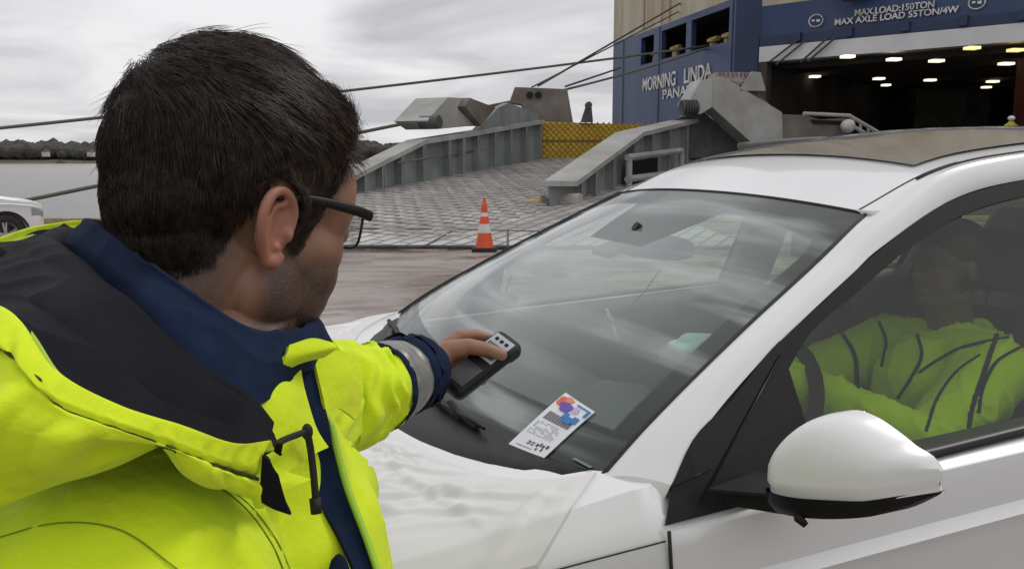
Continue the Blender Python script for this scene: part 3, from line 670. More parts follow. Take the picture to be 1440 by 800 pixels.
# rust streaks on cream
mb = MB()
for x, wd in ((929, .35), (941, .25), (905, .2)):
    p = q1(x, 20, .02); p2 = p-D1*wd; mb.prism([z_(p, zT+.1), z_(p2, zT+.1), z_(p2, 20), z_(p, 20)], N1*.01)
obj('rust_streak', mb, mat('rust', (.26, .17, .08), .7, second=(.40, .33, .22), vscale=1.5, stretch=(1, 1, .2), detail=6), ship)

# small figures and cones on the bay sill
p = bayq(1421, 190, zfl); p = hit(1421, 183, s2+N2*.2, N2); f0 = A([p[0], p[1], zfl])
HV2 = mat('hivis_far', (.45, .42, .03), .8, var=.2)
t = thing('person', 'deckhand in a yellow suit and white helmet beside the red column', 'person', tuple(f0))
mb = MB()
for s_ in (-.1, .1): mb.caps(f0+A([s_, 0, .08]), f0+A([s_*.9, 0, .85]), .07, .1)
mb.caps(f0+A([0, 0, .9]), f0+A([0, 0, 1.35]), .17, .2); mb.caps(f0+A([0, 0, 1.4]), f0+A([0, 0, 1.52]), .06, .06); mb.ell(f0+A([0, 0, 1.62]), (.09, .1, .12))
for s_ in (-1, 1): mb.caps(f0+A([s_*.22, 0, 1.38]), f0+A([s_*.28, -.05, 1.1]), .065, .05); mb.caps(f0+A([s_*.28, -.05, 1.1]), f0+A([s_*.22, -.2, .88]), .05, .035)
SKIN2 = mat('skin_far', (.35, .2, .14), .6)
bm_ = remesh(mb, .03, 3); bco = vcoords(bm_)
obj('body', bm_, HV2, t, smooth=True)
mb = MB(); mb.ell(f0+A([0, 0, 1.68]), (.135, .15, .11)); mb.tube([f0+A([0, 0, 1.66]), f0+A([0, 0, 1.68])], .16, seg=16); obj('helmet', mb, mat('helmet_white', (.75, .75, .75), .4), t, smooth='auto')
mb = MB(); mb.ell(f0+A([0, -.02, 1.6]), (.085, .1, .11)); obj('face', mb, SKIN2, t, smooth=True)

# ------------------------------------------------------------------ TRAFFIC CONE(S)
ORANGE = mat('cone_orange', (.70, .085, .02), .45, var=.12, vscale=6, bump=.1, bscale=40); CWHITE = mat('cone_white', (.62, .60, .56), .5, var=.12, vscale=8)
def cone(loc, hgt, label, group=None):
    t = thing('traffic_cone', label, 'cone', loc, group=group); x, y, z = loc; s = hgt/.95
    mb = MB(); G = MB(); G.box((x, y, z+.035*s), (.44*s, .44*s, .07*s)); obj('base', G, RUBBER, t, bevel=.015*s)
    prof = [(.07, .165, 0), (.33, .118, 0), (.33, .119, 1), (.49, .090, 1), (.49, .089, 0), (.62, .072, 0), (.62, .073, 1), (.69, .062, 1), (.69, .061, 0), (.80, .050, 0), (.82, .052, 0), (.86, .035, 0), (.95, .025, 0)]
    body = MB(); body.tube([(x, y, z+h_*s) for h_, r_, c_ in prof], [r_*s for h_, r_, c_ in prof], seg=28); obj('cone_body', body, ORANGE, t, smooth='auto')
    for z0_, z1_, r0, r1 in ((.33, .49, .120, .091), (.62, .69, .074, .063)):
        b_ = MB(); b_.tube([(x, y, z+z0_*s), (x, y, z+z1_*s)], [(r0+.002)*s, (r1+.002)*s], seg=28); obj('reflective_band', b_, CWHITE, t, smooth='auto')
    return t
cp = hit(682, 352, (0, 15.2, 0), A([0, -1., 0])); cone((cp[0], 14.95, .0), .93, 'orange and white traffic cone at the front edge of the ramp')
p = hit(1279, 190, s2+N2*.3, N2); cone((p[0], p[1], zfl), 1.0, 'tiny orange cone behind the railing in the ship bay, left one'.replace(', left one', ', furthest from the deckhand'), 'cones on the bay sill')
p = hit(1291, 190, s2+N2*.3, N2); cone((p[0], p[1], zfl), .9, 'tiny orange cone behind the railing in the ship bay, nearer the deckhand', 'cones on the bay sill')

# ------------------------------------------------------------------ MOORING LINES
def line(pts, r, m, name, label, cat, sag=.0):
    P = [V(*p) for p in pts]
    if len(P) == 2:
        n = 14; P = [P[0]+(P[1]-P[0])*t_ - A([0, 0, sag*4*t_*(1-t_)]) for t_ in np.linspace(0, 1, n)]
    mb = MB(); mb.tube(P, r, seg=8); o = obj(name, mb, m, smooth=True, loc=tuple(P[0])); return tag(o, label, cat)
line([(-900, 268, 20), (1000, 64, 47)], .055, CABLE, 'mooring_rope', 'thick mooring rope running from the far left behind the head up to the ship openings', 'rope', .25)
line([(-620, 415, 22), (741, 139, 36)], .065, CABLE, 'mooring_rope', 'mooring rope passing low beside the parked white car and up to the left ramp arm', 'rope', .0)
line([(560, 229, 24), (757, 198, 34)], .03, CABLE, 'thin_line', 'thin pale line strung along the ribs of the left ramp girder', 'rope', .0)
line([(757, 121, 37), (965, 0, 50)], .05, CABLED, 'hoist_cable', 'upper dark hoist cable rising from the hinge block across the cream hull', 'cable')
line([(748, 123, 37), (960, 14, 50.)], .035, CABLED, 'hoist_cable', 'lower dark hoist cable rising from the hinge block, just under its twin', 'cable')
line([(795, 122, 37), (872, 96, 44), ][0:2], .045, CABLED, 'hoist_cable', 'short slack cable from the hinge block to the edge of the blue hull', 'cable')
line([(740, 139, 36), (1000, 66, 47)], .05, CABLE, 'mooring_rope', 'mooring rope from the left ramp arm to the rightmost ship opening', 'rope', .15)
for x0_, y0_, x1_, y1_, w_ in ((1096, 80, 1125, 62, 'first'), (1105, 84, 1137, 62, 'second'), (1140, 80, 1168, 58, 'third'), (1150, 79, 1180, 57, 'fourth')):
    P = [q2(x0_-10, y0_+8, .3), q2(x1_, y1_-4, .3)]; mb = MB(); mb.tube(P, .05, seg=6); tag(obj('bay_cable', mb, CABLED, loc=tuple(P[0])), 'dark cable slanting over the white lintel, %s from the left' % w_, 'cable', 'cables over the white lintel')
#MORE

# ------------------------------------------------------------------ WHITE CAR
PSI = .343; CO = A([-.083, 2.148, 0]); EL = A([math.cos(PSI), math.sin(PSI), 0]); EW = A([math.sin(PSI), -math.cos(PSI), 0])
def Cw(l, w_, z): return CO+EL*l+EW*w_+A([0, 0, z])
def toc(P): d = P-CO; return A([d@EL, d@EW, P[2]])
def cwall(px, py, w_):          # pixel ray meets the lengthwise vertical plane at w
    d = ray(px, py); s = (w_-toc(CAM)[1])/(toc(CAM+d)[1]-toc(CAM)[1]); return toc(CAM+d*s)
car = thing('parked_car', 'white estate car with a shipping label on its windscreen and a driver inside', 'car', tuple(CO), PSI)
def I(x, pts): return float(np.interp(x, [p[0] for p in pts], [p[1] for p in pts]))
def sI(x, pts):                # smooth interpolation
    xs_ = np.array([p[0] for p in pts]); ys_ = np.array([p[1] for p in pts])
    i = int(np.clip(np.searchsorted(xs_, x)-1, 0, len(xs_)-2)); h_ = xs_[i+1]-xs_[i]; t_ = np.clip((x-xs_[i])/h_, 0, 1)
    m = np.gradient(ys_, xs_); return float((2*t_**3-3*t_**2+1)*ys_[i]+(t_**3-2*t_**2+t_)*h_*m[i]+(-2*t_**3+3*t_**2)*ys_[i+1]+(t_**3-t_**2)*h_*m[i+1])
HW = [(-1.16, .52), (-1.10, .70), (-1.0, .80), (-.85, .87), (-.6, .912), (-.2, .922), (.3, .922), (1.5, .925), (2.4, .915), (2.9, .88), (3.1, .80), (3.18, .65)]
ZB = [(-1.16, .70), (-1.08, .82), (-.95, .895), (-.6, .965), (-.2, 1.015), (0.02, 1.035), (.61, 1.073), (.83, 1.087), (1.5, 1.125), (2.4, 1.16), (3.0, 1.16), (3.18, 1.02)]
ZC = [(-1.16, .72), (-1.10, .85), (-1.0, .93), (-.8, .985), (-.4, 1.025), (-.15, 1.035), (.1, 1.03)]
def hw(l): return sI(l, HW)
def zb(l): return sI(l, ZB)
def ring_half(l):
    a, z, zc_ = hw(l), zb(l), (sI(l, ZC) if l < .0 else zb(l)+.0)
    k = min(max((l+1.16)/.3, .35), 1)
    crz = .91*min(1, z/1.0)+.07*max(l, 0)
    up = float(np.interp(l, [-1.1, -.7, -.2, -.02, .04, .08], [.0, .02, .045, .060, .060, .0]))
    return [(0, .24), (.72*a, .24), (a-.05, .27), (a-.012, .40), (a-.002, .62), (a+.002, crz-.035), (a+.014, crz-.004), (a-.004, crz+.014), (a-.002, z-.04), (a-.006, z-.012), (a-.022, z+.30*up), (a-.050, z+.95*up), (a-.12, z+up*1.12), (a*.62, z+(zc_-z)*.7+up*.55), (a*.3, z+(zc_-z)*.93+up*.15), (0, zc_)]
LS = list(np.linspace(-1.16, -.9, 9))+list(np.linspace(-.85, -.04, 14))+[-.015, .02]+list(np.linspace(.08, 2.9, 40))+list(np.linspace(2.95, 3.18, 7))
rows = []
for l in LS:
    h_ = ring_half(l); ring = [(x, z) for x, z in h_]+[(-x, z) for x, z in h_[-2:0:-1]]
    rows.append([(l, -x, z) for x, z in ring])
G = A(rows); mb = MB(); mb.grid(G, cu=True); n_ = G.shape[1]
mb.f.append(tuple(range(n_))); mb.m.append(0); mb.f.append(tuple(range(mb.n-1, mb.n-1-n_, -1))); mb.m.append(0)
bm0 = mb.mesh('b'); bm = bmesh.new(); bm.from_mesh(bm0); bmesh.ops.recalc_face_normals(bm, faces=bm.faces); bm.to_mesh(bm0); bm.free()
cut = []
c = MB(); c.box((1.35, 0, .90), (2.7, 1.60, 1.1)); cut.append(c)
WF, WR_ = -.30, 2.36
for l in (WF, WR_):
    for s_ in (-1, 1):
        c = MB(); c.tube([(l, s_*.60, .36), (l, s_*1.1, .36)], .405, seg=40); cut.append(c)
bodym = boolean(bm0, cut); bodym.transform(wmat(car))
DARKTRIM = BLACKPL
obj('body', bodym, WHITE, car, smooth='auto', recalc=False)
def side_w(l, z): return .915-.62*max(0, z-1.03)
def SP(l, z, off=0., s_=1):    # point on the tumblehome side surface, moved out by off
    return Cw(l, s_*(side_w(l, z)+off*.85), z+off*.53*(1 if z > 1.03 else 0))
Gc = [(.050, 1.035), (.052, 1.09), (.103, 1.142), (.207, 1.201), (.304, 1.264), (.472, 1.349), (.66, 1.441), (.902, 1.532), (1.137, 1.572), (1.5, 1.597), (2.0, 1.60), (2.5, 1.565), (2.85, 1.49)]
def sidehit(px, py, off):
    lo, hi = .6, 5.
    g = lambda s: (lambda c_: c_[1]-(side_w(c_[0], c_[2])+off))(toc(V(px, py, s)))
    for _ in range(50):
        m_ = (lo+hi)/2
        if g(lo)*g(m_) <= 0: hi = m_
        else: lo = m_
    return toc(V(px, py, lo))
WE = [sidehit(845, 671, -.075), sidehit(900, 609, -.06), sidehit(965, 543, -.05), sidehit(1050, 460, -.045), sidehit(1130, 386, -.04), sidehit(1219, 301, -.04)]
WEc = cr(WE, 30)               # windscreen's near edge, bottom to top (l,w,z)
def wsP(u, v, off=0.):
    """windscreen point: u 0 far .. 1 near, v 0 bottom .. 1 top"""
    e = A([np.interp(v, np.linspace(0, 1, 30), WEc[:, k]) for k in range(3)]); x = 2*u-1
    bow = (.125*(1-v)+.035*v); cz_ = (-.035*(1-v)+.028*v)
    q = 1-abs(x)**2.2
    bulge = .030*math.sin(math.pi*v)*(1-abs(x)**4)
    l = e[0]-bow*q-bulge*.45; z = e[2]+cz_*q+bulge*.8*1
    return Cw(l-off*.5, e[1]*x, z+off*.85)
nu, nv = 50, 36
G = A([[wsP(i/(nu-1), j/(nv-1)) for i in range(nu)] for j in range(nv)])
mb = MB(); mb.grid(G); me = mb.mesh('windscreen'); uvl = me.uv_layers.new(name='UVMap')
for lp in me.loops:
    i = lp.vertex_index; uvl.data[lp.index].uv = ((i % nu)/(nu-1), (i//nu)/(nv-1))
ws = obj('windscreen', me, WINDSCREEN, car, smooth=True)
# thin rubber seal round the glass
mb = MB(); mb.tube([wsP(0, v) for v in np.linspace(0, 1, 24)], .008, seg=8); mb.tube([wsP(1, v) for v in np.linspace(0, 1, 24)], .005, seg=8); mb.tube([wsP(u, 1) for u in np.linspace(0, 1, 24)], .004, seg=8)
obj('windscreen_seal', mb, RUBBER, car, smooth=True)
# pillars and cant rail
Tn = [tuple(WEc[i]) for i in (0, 6, 12, 18, 24, 29)]+[(.90, .575, 1.590), (1.137, .556, 1.628), (1.5, .548, 1.652), (2.0, .548, 1.655), (2.5, .56, 1.615), (2.85, .60, 1.53)]
Tn = A(Tn); Gp = []
Gl = A([(l, side_w(l, z), z) for l, z in Gc])
Gl7 = A([Gl[1], Gl[2]*.6+Gl[3]*.4, Gl[3]*.2+Gl[4]*.8, Gl[4]*.3+Gl[5]*.7, Gl[5]*.5+Gl[6]*.5, Gl[6], Gl[7], Gl[8], Gl[9], Gl[10], Gl[11], Gl[12]])
def strip(s_, inset=0.):
    a_, b_ = cr(Gl7, 70), cr(Tn, 70); rows = []
    for i in range(70):
        d = b_[i]-a_[i]; tdir = np.gradient(a_, axis=0)[i]; n = np.cross(tdir, d); n /= np.linalg.norm(n)+1e-9
        if n[1] < 0: n = -n
        wd = np.linalg.norm(d)
        row = []
        for t_ in np.linspace(0, 1, 9):
            b = 4*t_*(1-t_)*wd*.13
            p_ = a_[i]+d*t_+n*(b-inset); row.append(Cw(p_[0], s_*p_[1], p_[2]))
        rows.append(row)
    return A(rows)
for s_ in (1, -1):
    mb = MB(); mb.grid(strip(s_)); 
    root = Gl7[0]; # skirt joining the pillar's foot to the body
    a_ = strip(s_)[0]; w0 = WEc[0]; low = a_+A([0, 0, -.022])-EL*.012
    mb.grid(A([low, a_])); obj('pillar', mb, WHITE, car, smooth=True)
    mb = MB(); mb.grid(strip(s_, .022)); obj('pillar_trim', mb, GREYINT, car, smooth=True)
# roof panel
RT = A([Tn[5]]+[Tn[k] for k in range(6, 12)]); RTc = cr(RT, 50)
def roofP(i, u, off=0):
    e = RTc[i]; x = u*2-1; f_ = i/49.; crown = .028+.028*min(f_*2.2, 1); q = 1-abs(x)**2.2
    lb = .035*(1-min(f_*5, 1)); return Cw(e[0]-lb*q, e[1]*x, e[2]+crown*q+off)
mb = MB(); mb.grid(A([[roofP(i, u) for u in np.linspace(0, 1, 33)] for i in range(50)])); obj('roof', mb, WHITE, car, smooth=True)
mb = MB(); mb.grid(A([[roofP(i, u, -.03) for u in np.linspace(0.02, .98, 21)] for i in range(50)])); obj('roof_lining', mb, GREYINT, car, smooth=True)
PANO = mat('roof_glass', (.25, .235, .215), .12, coat=.5, var=.2, vscale=2)
i0 = 8
mb = MB(); mb.grid(A([[roofP(i, u, .006) for u in np.linspace(.07, .93, 25)] for i in range(i0, 44)])); obj('roof_glass', mb, PANO, car, smooth=True)
for s_ in (1, -1):
    mb = MB(); mb.tube([Cw(RTc[i][0], s_*(RTc[i][1]-.02), RTc[i][2]+(.004 if s_ > 0 else .034)) for i in (range(6, 46) if s_ > 0 else range(16, 46))], .003 if s_ > 0 else .013, seg=8)
    obj('roof_rail' if s_ < 0 else 'ditch_line', mb, STEELD if s_ < 0 else RUBBER, car, smooth=True)
    mb = MB(); mb.tube([Cw(RTc[i][0], s_*(RTc[i][1]-.030), RTc[i][2]+.004) for i in range(0, 12)], .0025, seg=6); obj('ditch_line', mb, RUBBER, car, smooth=True)
mb = MB(); p_ = A([*RTc[0]]); mb.box(Cw(p_[0]+.012, p_[1]-.008, p_[2]+.003), (.035, .05, .010), rot=np.column_stack([EL, EW, A([0, 0, 1])])); obj('roof_clip', mb, WHITE, car, bevel=.003)
# side windows: black frame strip, triangle, glass, mouldings; both sides share the profile
GT = [(.34, 1.235), (.40, 1.283), (.55, 1.355), (.728, 1.435), (.93, 1.503), (1.116, 1.536), (1.5, 1.562), (2.0, 1.563), (2.45, 1.53), (2.75, 1.46)]
GB = [(.34, 1.076), (.619, 1.090), (.843, 1.104), (1.5, 1.142), (2.4, 1.178), (2.75, 1.19)]
fr_m = mat('window_surround', (.008, .008, .009), .32, spec=.25)
for s_ in (1, -1):
    mb = MB(); ls = np.linspace(.10, 2.85, 80)
    up_, lo_ = [], []
    for l in ls:
        zt_ = sI(l, Gc[1:]); up_.append(SP(l, zt_-.002, .003, s_)); lo_.append(SP(l, (sI(max(l, .34), GT) if l > .34 else max(zb(l)+.002, I(l, [(.1, 1.05), (.34, 1.10)]))), .003, s_))
    mb.grid(A([up_, lo_])); obj('window_frame', mb, fr_m, car, smooth=True)
    mb = MB(); ls = np.linspace(.052, .345, 16); mb.grid(A([[SP(l, sI(l, Gc[1:])-.001, .0025, s_) for l in ls], [SP(l-.030*(1-(l-.052)/.293), zb(l)-.0, .0035, s_) for l in ls]])); obj('mirror_triangle', mb, BLACKPL, car, smooth=True)
    mb = MB(); mb.tube([SP(l, z, .006, s_) for l, z in ((.100, 1.065), (.335, 1.262))], .0020, seg=6); mb.tube([SP(l, z, .006, s_) for l, z in ((.055, 1.088), (.13, 1.104))], .0012, seg=6); obj('trim_line', mb, fr_m, car, smooth=True)
    mb = MB(); ls = np.linspace(.345, 2.72, 60); mb.grid(A([[SP(l, zb(l)+.0, .010, s_) for l in ls], [SP(l, zb(l)+.004, .014, s_) for l in ls], [SP(l, I(l, GB)+.001, .010, s_) for l in ls], [SP(l, I(l, GB)+.002, -.004, s_) for l in ls]])); obj('waist_moulding', mb, fr_m, car, smooth=True)
    for l0, l1 in ((.345, 1.27), (1.37, 2.15), (2.2, 2.7)):
        ls = np.linspace(l0, l1, 30); mb = MB(); mb.grid(A([[SP(l, sI(l, GT)*(t_)+I(l, GB)*(1-t_), -.004, s_) for l in ls] for t_ in np.linspace(0, 1, 8)])); obj('side_window', mb, SIDEGLASS if s_ > 0 else FARGLASS, car, smooth=True)
    for l0, l1 in ((1.262, 1.378), (2.14, 2.21)):
        ls = np.linspace(l0, l1, 5); mb = MB(); mb.grid(A([[SP(l, sI(l, GT)+.005, .001, s_) for l in ls], [SP(l, I(l, GB)-.002, .001, s_) for l in ls]])); obj('door_pillar', mb, fr_m, car, smooth=True)
        mb = MB(); mb.prism([SP(l0-.02, 1.56, -.03, s_), SP(l1+.02, 1.56, -.03, s_), SP(l1+.04, .95, -.03, s_), SP(l0-.04, .95, -.03, s_)], -EW*s_*.06); obj('pillar_trim', mb, GREYINT, car, bevel=.01)
    # door panel lines
    mb = MB(); mb.tube([Cw(.022+.006*k, s_*(hw(.03)+.004), z) for k, z in enumerate((1.036, .97, .93, .80, .6, .4))], .0032, seg=6)
    mb.tube([Cw(1.32, s_*(hw(1.3)+.004), z) for z in (1.11, .9, .6, .35)], .003, seg=6); obj('door_gap', mb, RUBBER, car, smooth=True)
    hd = MB(); hd.tube([Cw(l, s_*(hw(l)+o_), .985) for l, o_ in ((1.05, .01), (1.07, .035), (1.22, .04), (1.25, .01))], .012, seg=10, flat=.7); obj('door_handle', hd, WHITE, car, smooth=True)
# fender seam between cloth edge and pillar foot, and its lower edge
for s_ in (1, -1):
    mb = MB(); mb.tube([Cw(l, s_*(hw(l)+.001), zb(l)-.016) for l in np.linspace(-.30, .018, 14)], .0014, seg=6); obj('bonnet_gap', mb, RUBBER, car, smooth=True)
# rear of the cabin
rw = [[Cw(2.85+.28*t_, x*(.60+.14*t_), 1.53-.38*t_+.04*(1-x*x)) for x in np.linspace(-1, 1, 12)] for t_ in np.linspace(0, 1, 6)]
mb = MB(); mb.grid(A(rw)); obj('rear_window', mb, fr_m, car, smooth=True)
for s_ in (1, -1):
    mb = MB(); mb.prism([SP(2.70, 1.50, .0, s_), Cw(2.87, s_*.60, 1.53), Cw(3.13, s_*.75, 1.14), SP(2.70, 1.13, .0, s_)], -EW*s_*.01); obj('rear_pillar', mb, WHITE, car)
# wheels
for l in (WF, WR_):
    for s_ in (1, -1):
        tp = [(0, .235), (.02, .25), (.03, .30), (.028, .345), (.015, .362), (-.19, .362), (-.205, .33), (-.205, .25), (-.2, .235)]
        mb = MB(); n = 40; rows = [[Cw(l+r_*math.cos(t_), s_*(.885+x), .36+r_*math.sin(t_)) for t_ in np.linspace(0, 2*math.pi, n, endpoint=False)] for x, r_ in tp]
        mb.grid(A(rows), cu=True); wh = obj('tyre', mb, RUBBER, car, smooth='auto'); wh.name = 'wheel'
        rm = MB(); rows = [[Cw(l+r_*math.cos(t_), s_*(.885+x), .36+r_*math.sin(t_)) for t_ in np.linspace(0, 2*math.pi, n, endpoint=False)] for x, r_ in ((.004, .238), (.012, .232), (.0, .222), (-.15, .20))]
        rm.grid(A(rows), cu=True)
        for k in range(5):
            for dk in (-.13, .13):
                th = 2*math.pi*k/5+.3+dk; rm.prism([Cw(l+.05*math.cos(th-.35), s_*.895, .36+.05*math.sin(th-.35)), Cw(l+.05*math.cos(th+.35), s_*.895, .36+.05*math.sin(th+.35)), Cw(l+.232*math.cos(th+.07), s_*.888, .36+.232*math.sin(th+.07)), Cw(l+.232*math.cos(th-.07), s_*.888, .36+.232*math.sin(th-.07))], -EW*s_*.03)
        rm.tube([Cw(l, s_*.85, .36), Cw(l, s_*.902, .36)], .06, seg=20); obj('rim', rm, ALLOY, wh, smooth='auto')
        br_ = MB(); br_.tube([Cw(l, s_*.76, .36), Cw(l, s_*.79, .36)], .17, seg=24); obj('brake_disc', br_, STEELD, wh)
        ar = MB(); ar.tube([Cw(l+.412*math.cos(t_), s_*(hw(l)+.003), .36+.412*math.sin(t_)) for t_ in np.linspace(-.28, math.pi+.28, 30)], .016, seg=8); obj('arch_trim', ar, BLACKPL, car, smooth=True)
# nose: grille, lamps, bumper (plain)
mb = MB(); mb.prism([Cw(-1.165, -.42, .60), Cw(-1.165, .42, .60), Cw(-1.165, .38, .69), Cw(-1.165, -.38, .69)], EL*.05); mb.prism([Cw(-1.15, -.45, .36), Cw(-1.15, .45, .36), Cw(-1.17, .40, .50), Cw(-1.17, -.40, .50)], EL*.05); obj('grille', mb, BLACKPL, car)
for s_ in (1, -1):
    mb = MB(); mb.grid(A([[Cw(l, s_*(hw(l)+.004), z_*min(1, zb(l)/.9)) for l in np.linspace(-1.12, -.78, 10)] for z_ in (.68, .76, .83)])); obj('headlight', mb, mat('lamp_glass', (.25, .27, .28), .08, coat=1), car, smooth=True)
mb = MB(); mb.grid(A([[Cw(l, hw(l)+.003, z_) for l in np.linspace(-.7, 2.8, 60)] for z_ in (.25, .33)])); mb.grid(A([[Cw(l, -hw(l)-.003, z_) for l in np.linspace(-.7, 2.8, 60)] for z_ in (.25, .33)])); obj('sill_trim', mb, BLACKPL, car, smooth=True)
# cowl, wipers
mb = MB(); us = np.linspace(0.01, .99, 40)
cow = lambda u, k, dz: (lambda p_: Cw(p_[0]-k, p_[1]*(1+.02*k), p_[2]+dz))(toc(wsP(u, 0)))
mb.grid(A([[wsP(u, .01, .001) for u in us], [cow(u, .03, -.004) for u in us], [cow(u, .10*(1-abs(2*u-1)**3)+.01, -.012) for u in us], [cow(u, .13*(1-abs(2*u-1)**3)+.01, -.03) for u in us]])); obj('cowl', mb, BLACKPL, car, smooth=True)
def wiper(piv, tip_arm, b0, b1):
    mb = MB(); mb.tube([piv, piv*.6+tip_arm*.4+A([0, 0, .022]), tip_arm+A([0, 0, .018])], [.016, .011, .008], seg=10, flat=.6)
    mb.ell(piv, (.026, .026, .018)); o = obj('wiper', mb, BLACKPL, car, smooth=True)
    mb = MB(); mb.tube([b0, b0*.5+b1*.5+A([0, 0, .006]), b1], .0075, seg=8); obj('wiper_blade', mb, RUBBER, o, smooth=True)
def hitws(px, py, off=.012):
    """pixel -> windscreen (u,v) by Newton steps"""
    u, v = .6, .3; f_ = FPX
    def pj(P): d = P-CAM; F = d[1]*math.cos(PITCH)-d[2]*math.sin(PITCH); U = d[1]*math.sin(PITCH)+d[2]*math.cos(PITCH); return A([720+f_*d[0]/F, 400-f_*U/F])
    for _ in range(25):
        p0_ = pj(wsP(u, v, off)); e = A([px, py])-p0_; du = (pj(wsP(u+1e-3, v, off))-p0_)/1e-3; dv = (pj(wsP(u, v+1e-3, off))-p0_)/1e-3
        s = np.linalg.solve(np.column_stack([du, dv]), e); s = np.clip(s, -.2, .2); u = float(np.clip(u+s[0], 0, 1)); v = float(np.clip(v+s[1], 0, 1))
    return u, v
W_ = lambda px, py, off=.02: wsP(*hitws(px, py, off), off)
pv = cwall(654, 612, .34); piv = Cw(*pv)
wiper(piv, W_(628, 580), W_(606, 556, .012), W_(666, 605, .012))
mb = MB(); mb.tube([Cw(*cwall(645, 603, .33)), Cw(*cwall(668, 615, .36)), Cw(*cwall(682, 635, .40)), Cw(*cwall(697, 648, .43))], [.012, .022, .018, .006], seg=10, flat=.8); mb.tube([W_(600, 580), W_(655, 632)], .004, seg=6); obj('wiper_mount', mb, BLACKPL, car, smooth=True)
wiper(Cw(-.16, -.42, 1.045), Cw(-.10, -.62, 1.06), Cw(-.12, -.20, 1.06), Cw(-.09, -.72, 1.085))

# door mirrors
CAPW = mat('mirror_white', (.72, .72, .72), .35, coat=.15)
def mirror(s_, dl):
    # local axes: a outward, b forward, c up ; inner end at w .985, outer end w 1.185, swept back
    def MP(a_, b_, c_): return Cw(.235+dl+.50*a_-b_, s_*(.985+a_), 1.110+.17*a_+c_)
    L_ = .180
    prof_h = [(0, .058), (.08, .086), (.2, .113), (.36, .124), (.5, .116), (.68, .094), (.84, .069), (.94, .050), (1, .030)]
    prof_t = [(0, .075), (.1, .095), (.3, .112), (.6, .102), (.85, .066), (1, .012)]
    rows = []
    for t_ in np.linspace(0, 1, 26):
        hgt = sI(t_, prof_h); th = sI(t_, prof_t); a_ = L_*t_; low = .0+.012*max(0, t_-.8)*5
        ring = []
        for ph in np.linspace(0, 1, 22):
            # from lower front edge, up over the dome, to the rear edge
            ang = ph*math.pi*.5
            bb = th*(1-.0*ph)*math.cos(max(0, (ph-.22)/.78)*math.pi*.5)**.75 if ph > .22 else th
            cc = low+(.035*ph/.22 if ph <= .22 else .035+(hgt-.035)*math.sin((ph-.22)/.78*math.pi*.5)**.85)
            if ph < .06: bb = th-.006
            ring.append(MP(a_, bb, cc))
        rows.append(ring)
    mb = MB(); G = A(rows); mb.grid(G)
    for e in (0, -1):                                   # end caps
        c_ = G[e].mean(axis=0); n0 = mb.n; mb.add([c_+(0 if e else 0)]+list(G[e])+[MP(L_*(1 if e else 0), 0, 0)], [(0, i+1, i+2) for i in range(len(G[e]))])
    cap = obj('door_mirror', mb, CAPW, car, smooth=True)
    # dark base under the cap
    rows = []
    for t_ in np.linspace(0, 1, 20):
        th = sI(t_, prof_t)+.003; a_ = L_*t_*.975; d_ = .034*(1-.8*t_**4); low = .0+.012*max(0, t_-.8)*5
        rows.append([MP(a_, th, low+.002), MP(a_, th-.004, low-d_*.5), MP(a_, th*.8, low-d_), MP(a_, .0, low-d_*.9), MP(a_, -.01, low)])
    mb = MB(); G = A(rows); mb.grid(G); mb.add(list(G[0])+list(G[-1]), [(0, 1, 2, 3, 4), (9, 8, 7, 6, 5)]); obj('mirror_base', mb, BLACKPL, cap, smooth='auto')
    mb = MB(); mb.prism([MP(.0, -.004, -.0), MP(L_*.98, -.004, .012), MP(L_*.9, -.004, .06), MP(.4*L_, -.004, .122), MP(0.01, -.004, .075)], -EL*.004); obj('mirror_glass', mb, mat('mirror', (.7, .7, .7), .03, metal=1), cap)
    # arm to the door
    q_ = lambda l, w_, z: Cw(l+dl, s_*w_, z)
    mb = MB(); mb.prism([q_(.13, .915, 1.095), q_(.27, .915, 1.110), q_(.27, 1.0, 1.112), q_(.18, 1.0, 1.106)], (0, 0, -.036)); 
    mb.prism([q_(.09, .925, 1.098), q_(.20, .90, 1.106), q_(.24, 1.0, 1.111), q_(.165, 1.0, 1.107)], (0, 0, -.010)); obj('mirror_arm', mb, BLACKPL, cap, bevel=.004)
    mb = MB(); mb.tube([MP(.060, .095, -.020), MP(.066, .098, -.034), MP(.074, .095, -.044)], [.006, .008, .005], seg=10); obj('puddle_lamp', mb, BLACKPL, cap, smooth=True)
mirror(1, -.0); mirror(-1, .17)

# interior
mb = MB(); ws_ = np.linspace(-.74, .74, 30)
def dz(x): return 1.0+.015*math.cos(x*2)+(.045 if .12 < x < .62 else 0)
mb.grid(A([[Cw(-.03-.10*(1-(x/.75)**2), x, 1.0) for x in ws_], [Cw(.12, x, 1.01) for x in ws_], [Cw(.30, x, dz(x)) for x in ws_], [Cw(.40, x, dz(x)-.02) for x in ws_], [Cw(.44, x, .90) for x in ws_], [Cw(.42, x, .5) for x in ws_]])); obj('dashboard', mb, GREYINT, car, smooth=True)
mb = MB(); ctr = Cw(.56, .40, 1.02); tilt = R(26); ux = EW; uy = A([0, 0, 1])*math.cos(tilt)+EL*math.sin(tilt)*1.0
swp = [ctr+(ux*math.cos(t_)+uy*math.sin(t_))*.185 for t_ in np.linspace(0, 2*math.pi, 41)]; mb.tube(swp, .017, seg=10, cap=False)
for a_ in (0, math.pi, -math.pi/2): mb.tube([ctr, ctr+(ux*math.cos(a_)+uy*math.sin(a_))*.18], .018, seg=8, flat=.5)
mb.ell(ctr, (.07, .07, .05)); mb.tube([ctr, Cw(.36, .40, .93)], .03, seg=10); obj('steering_wheel', mb, BLACKPL, car, smooth=True)
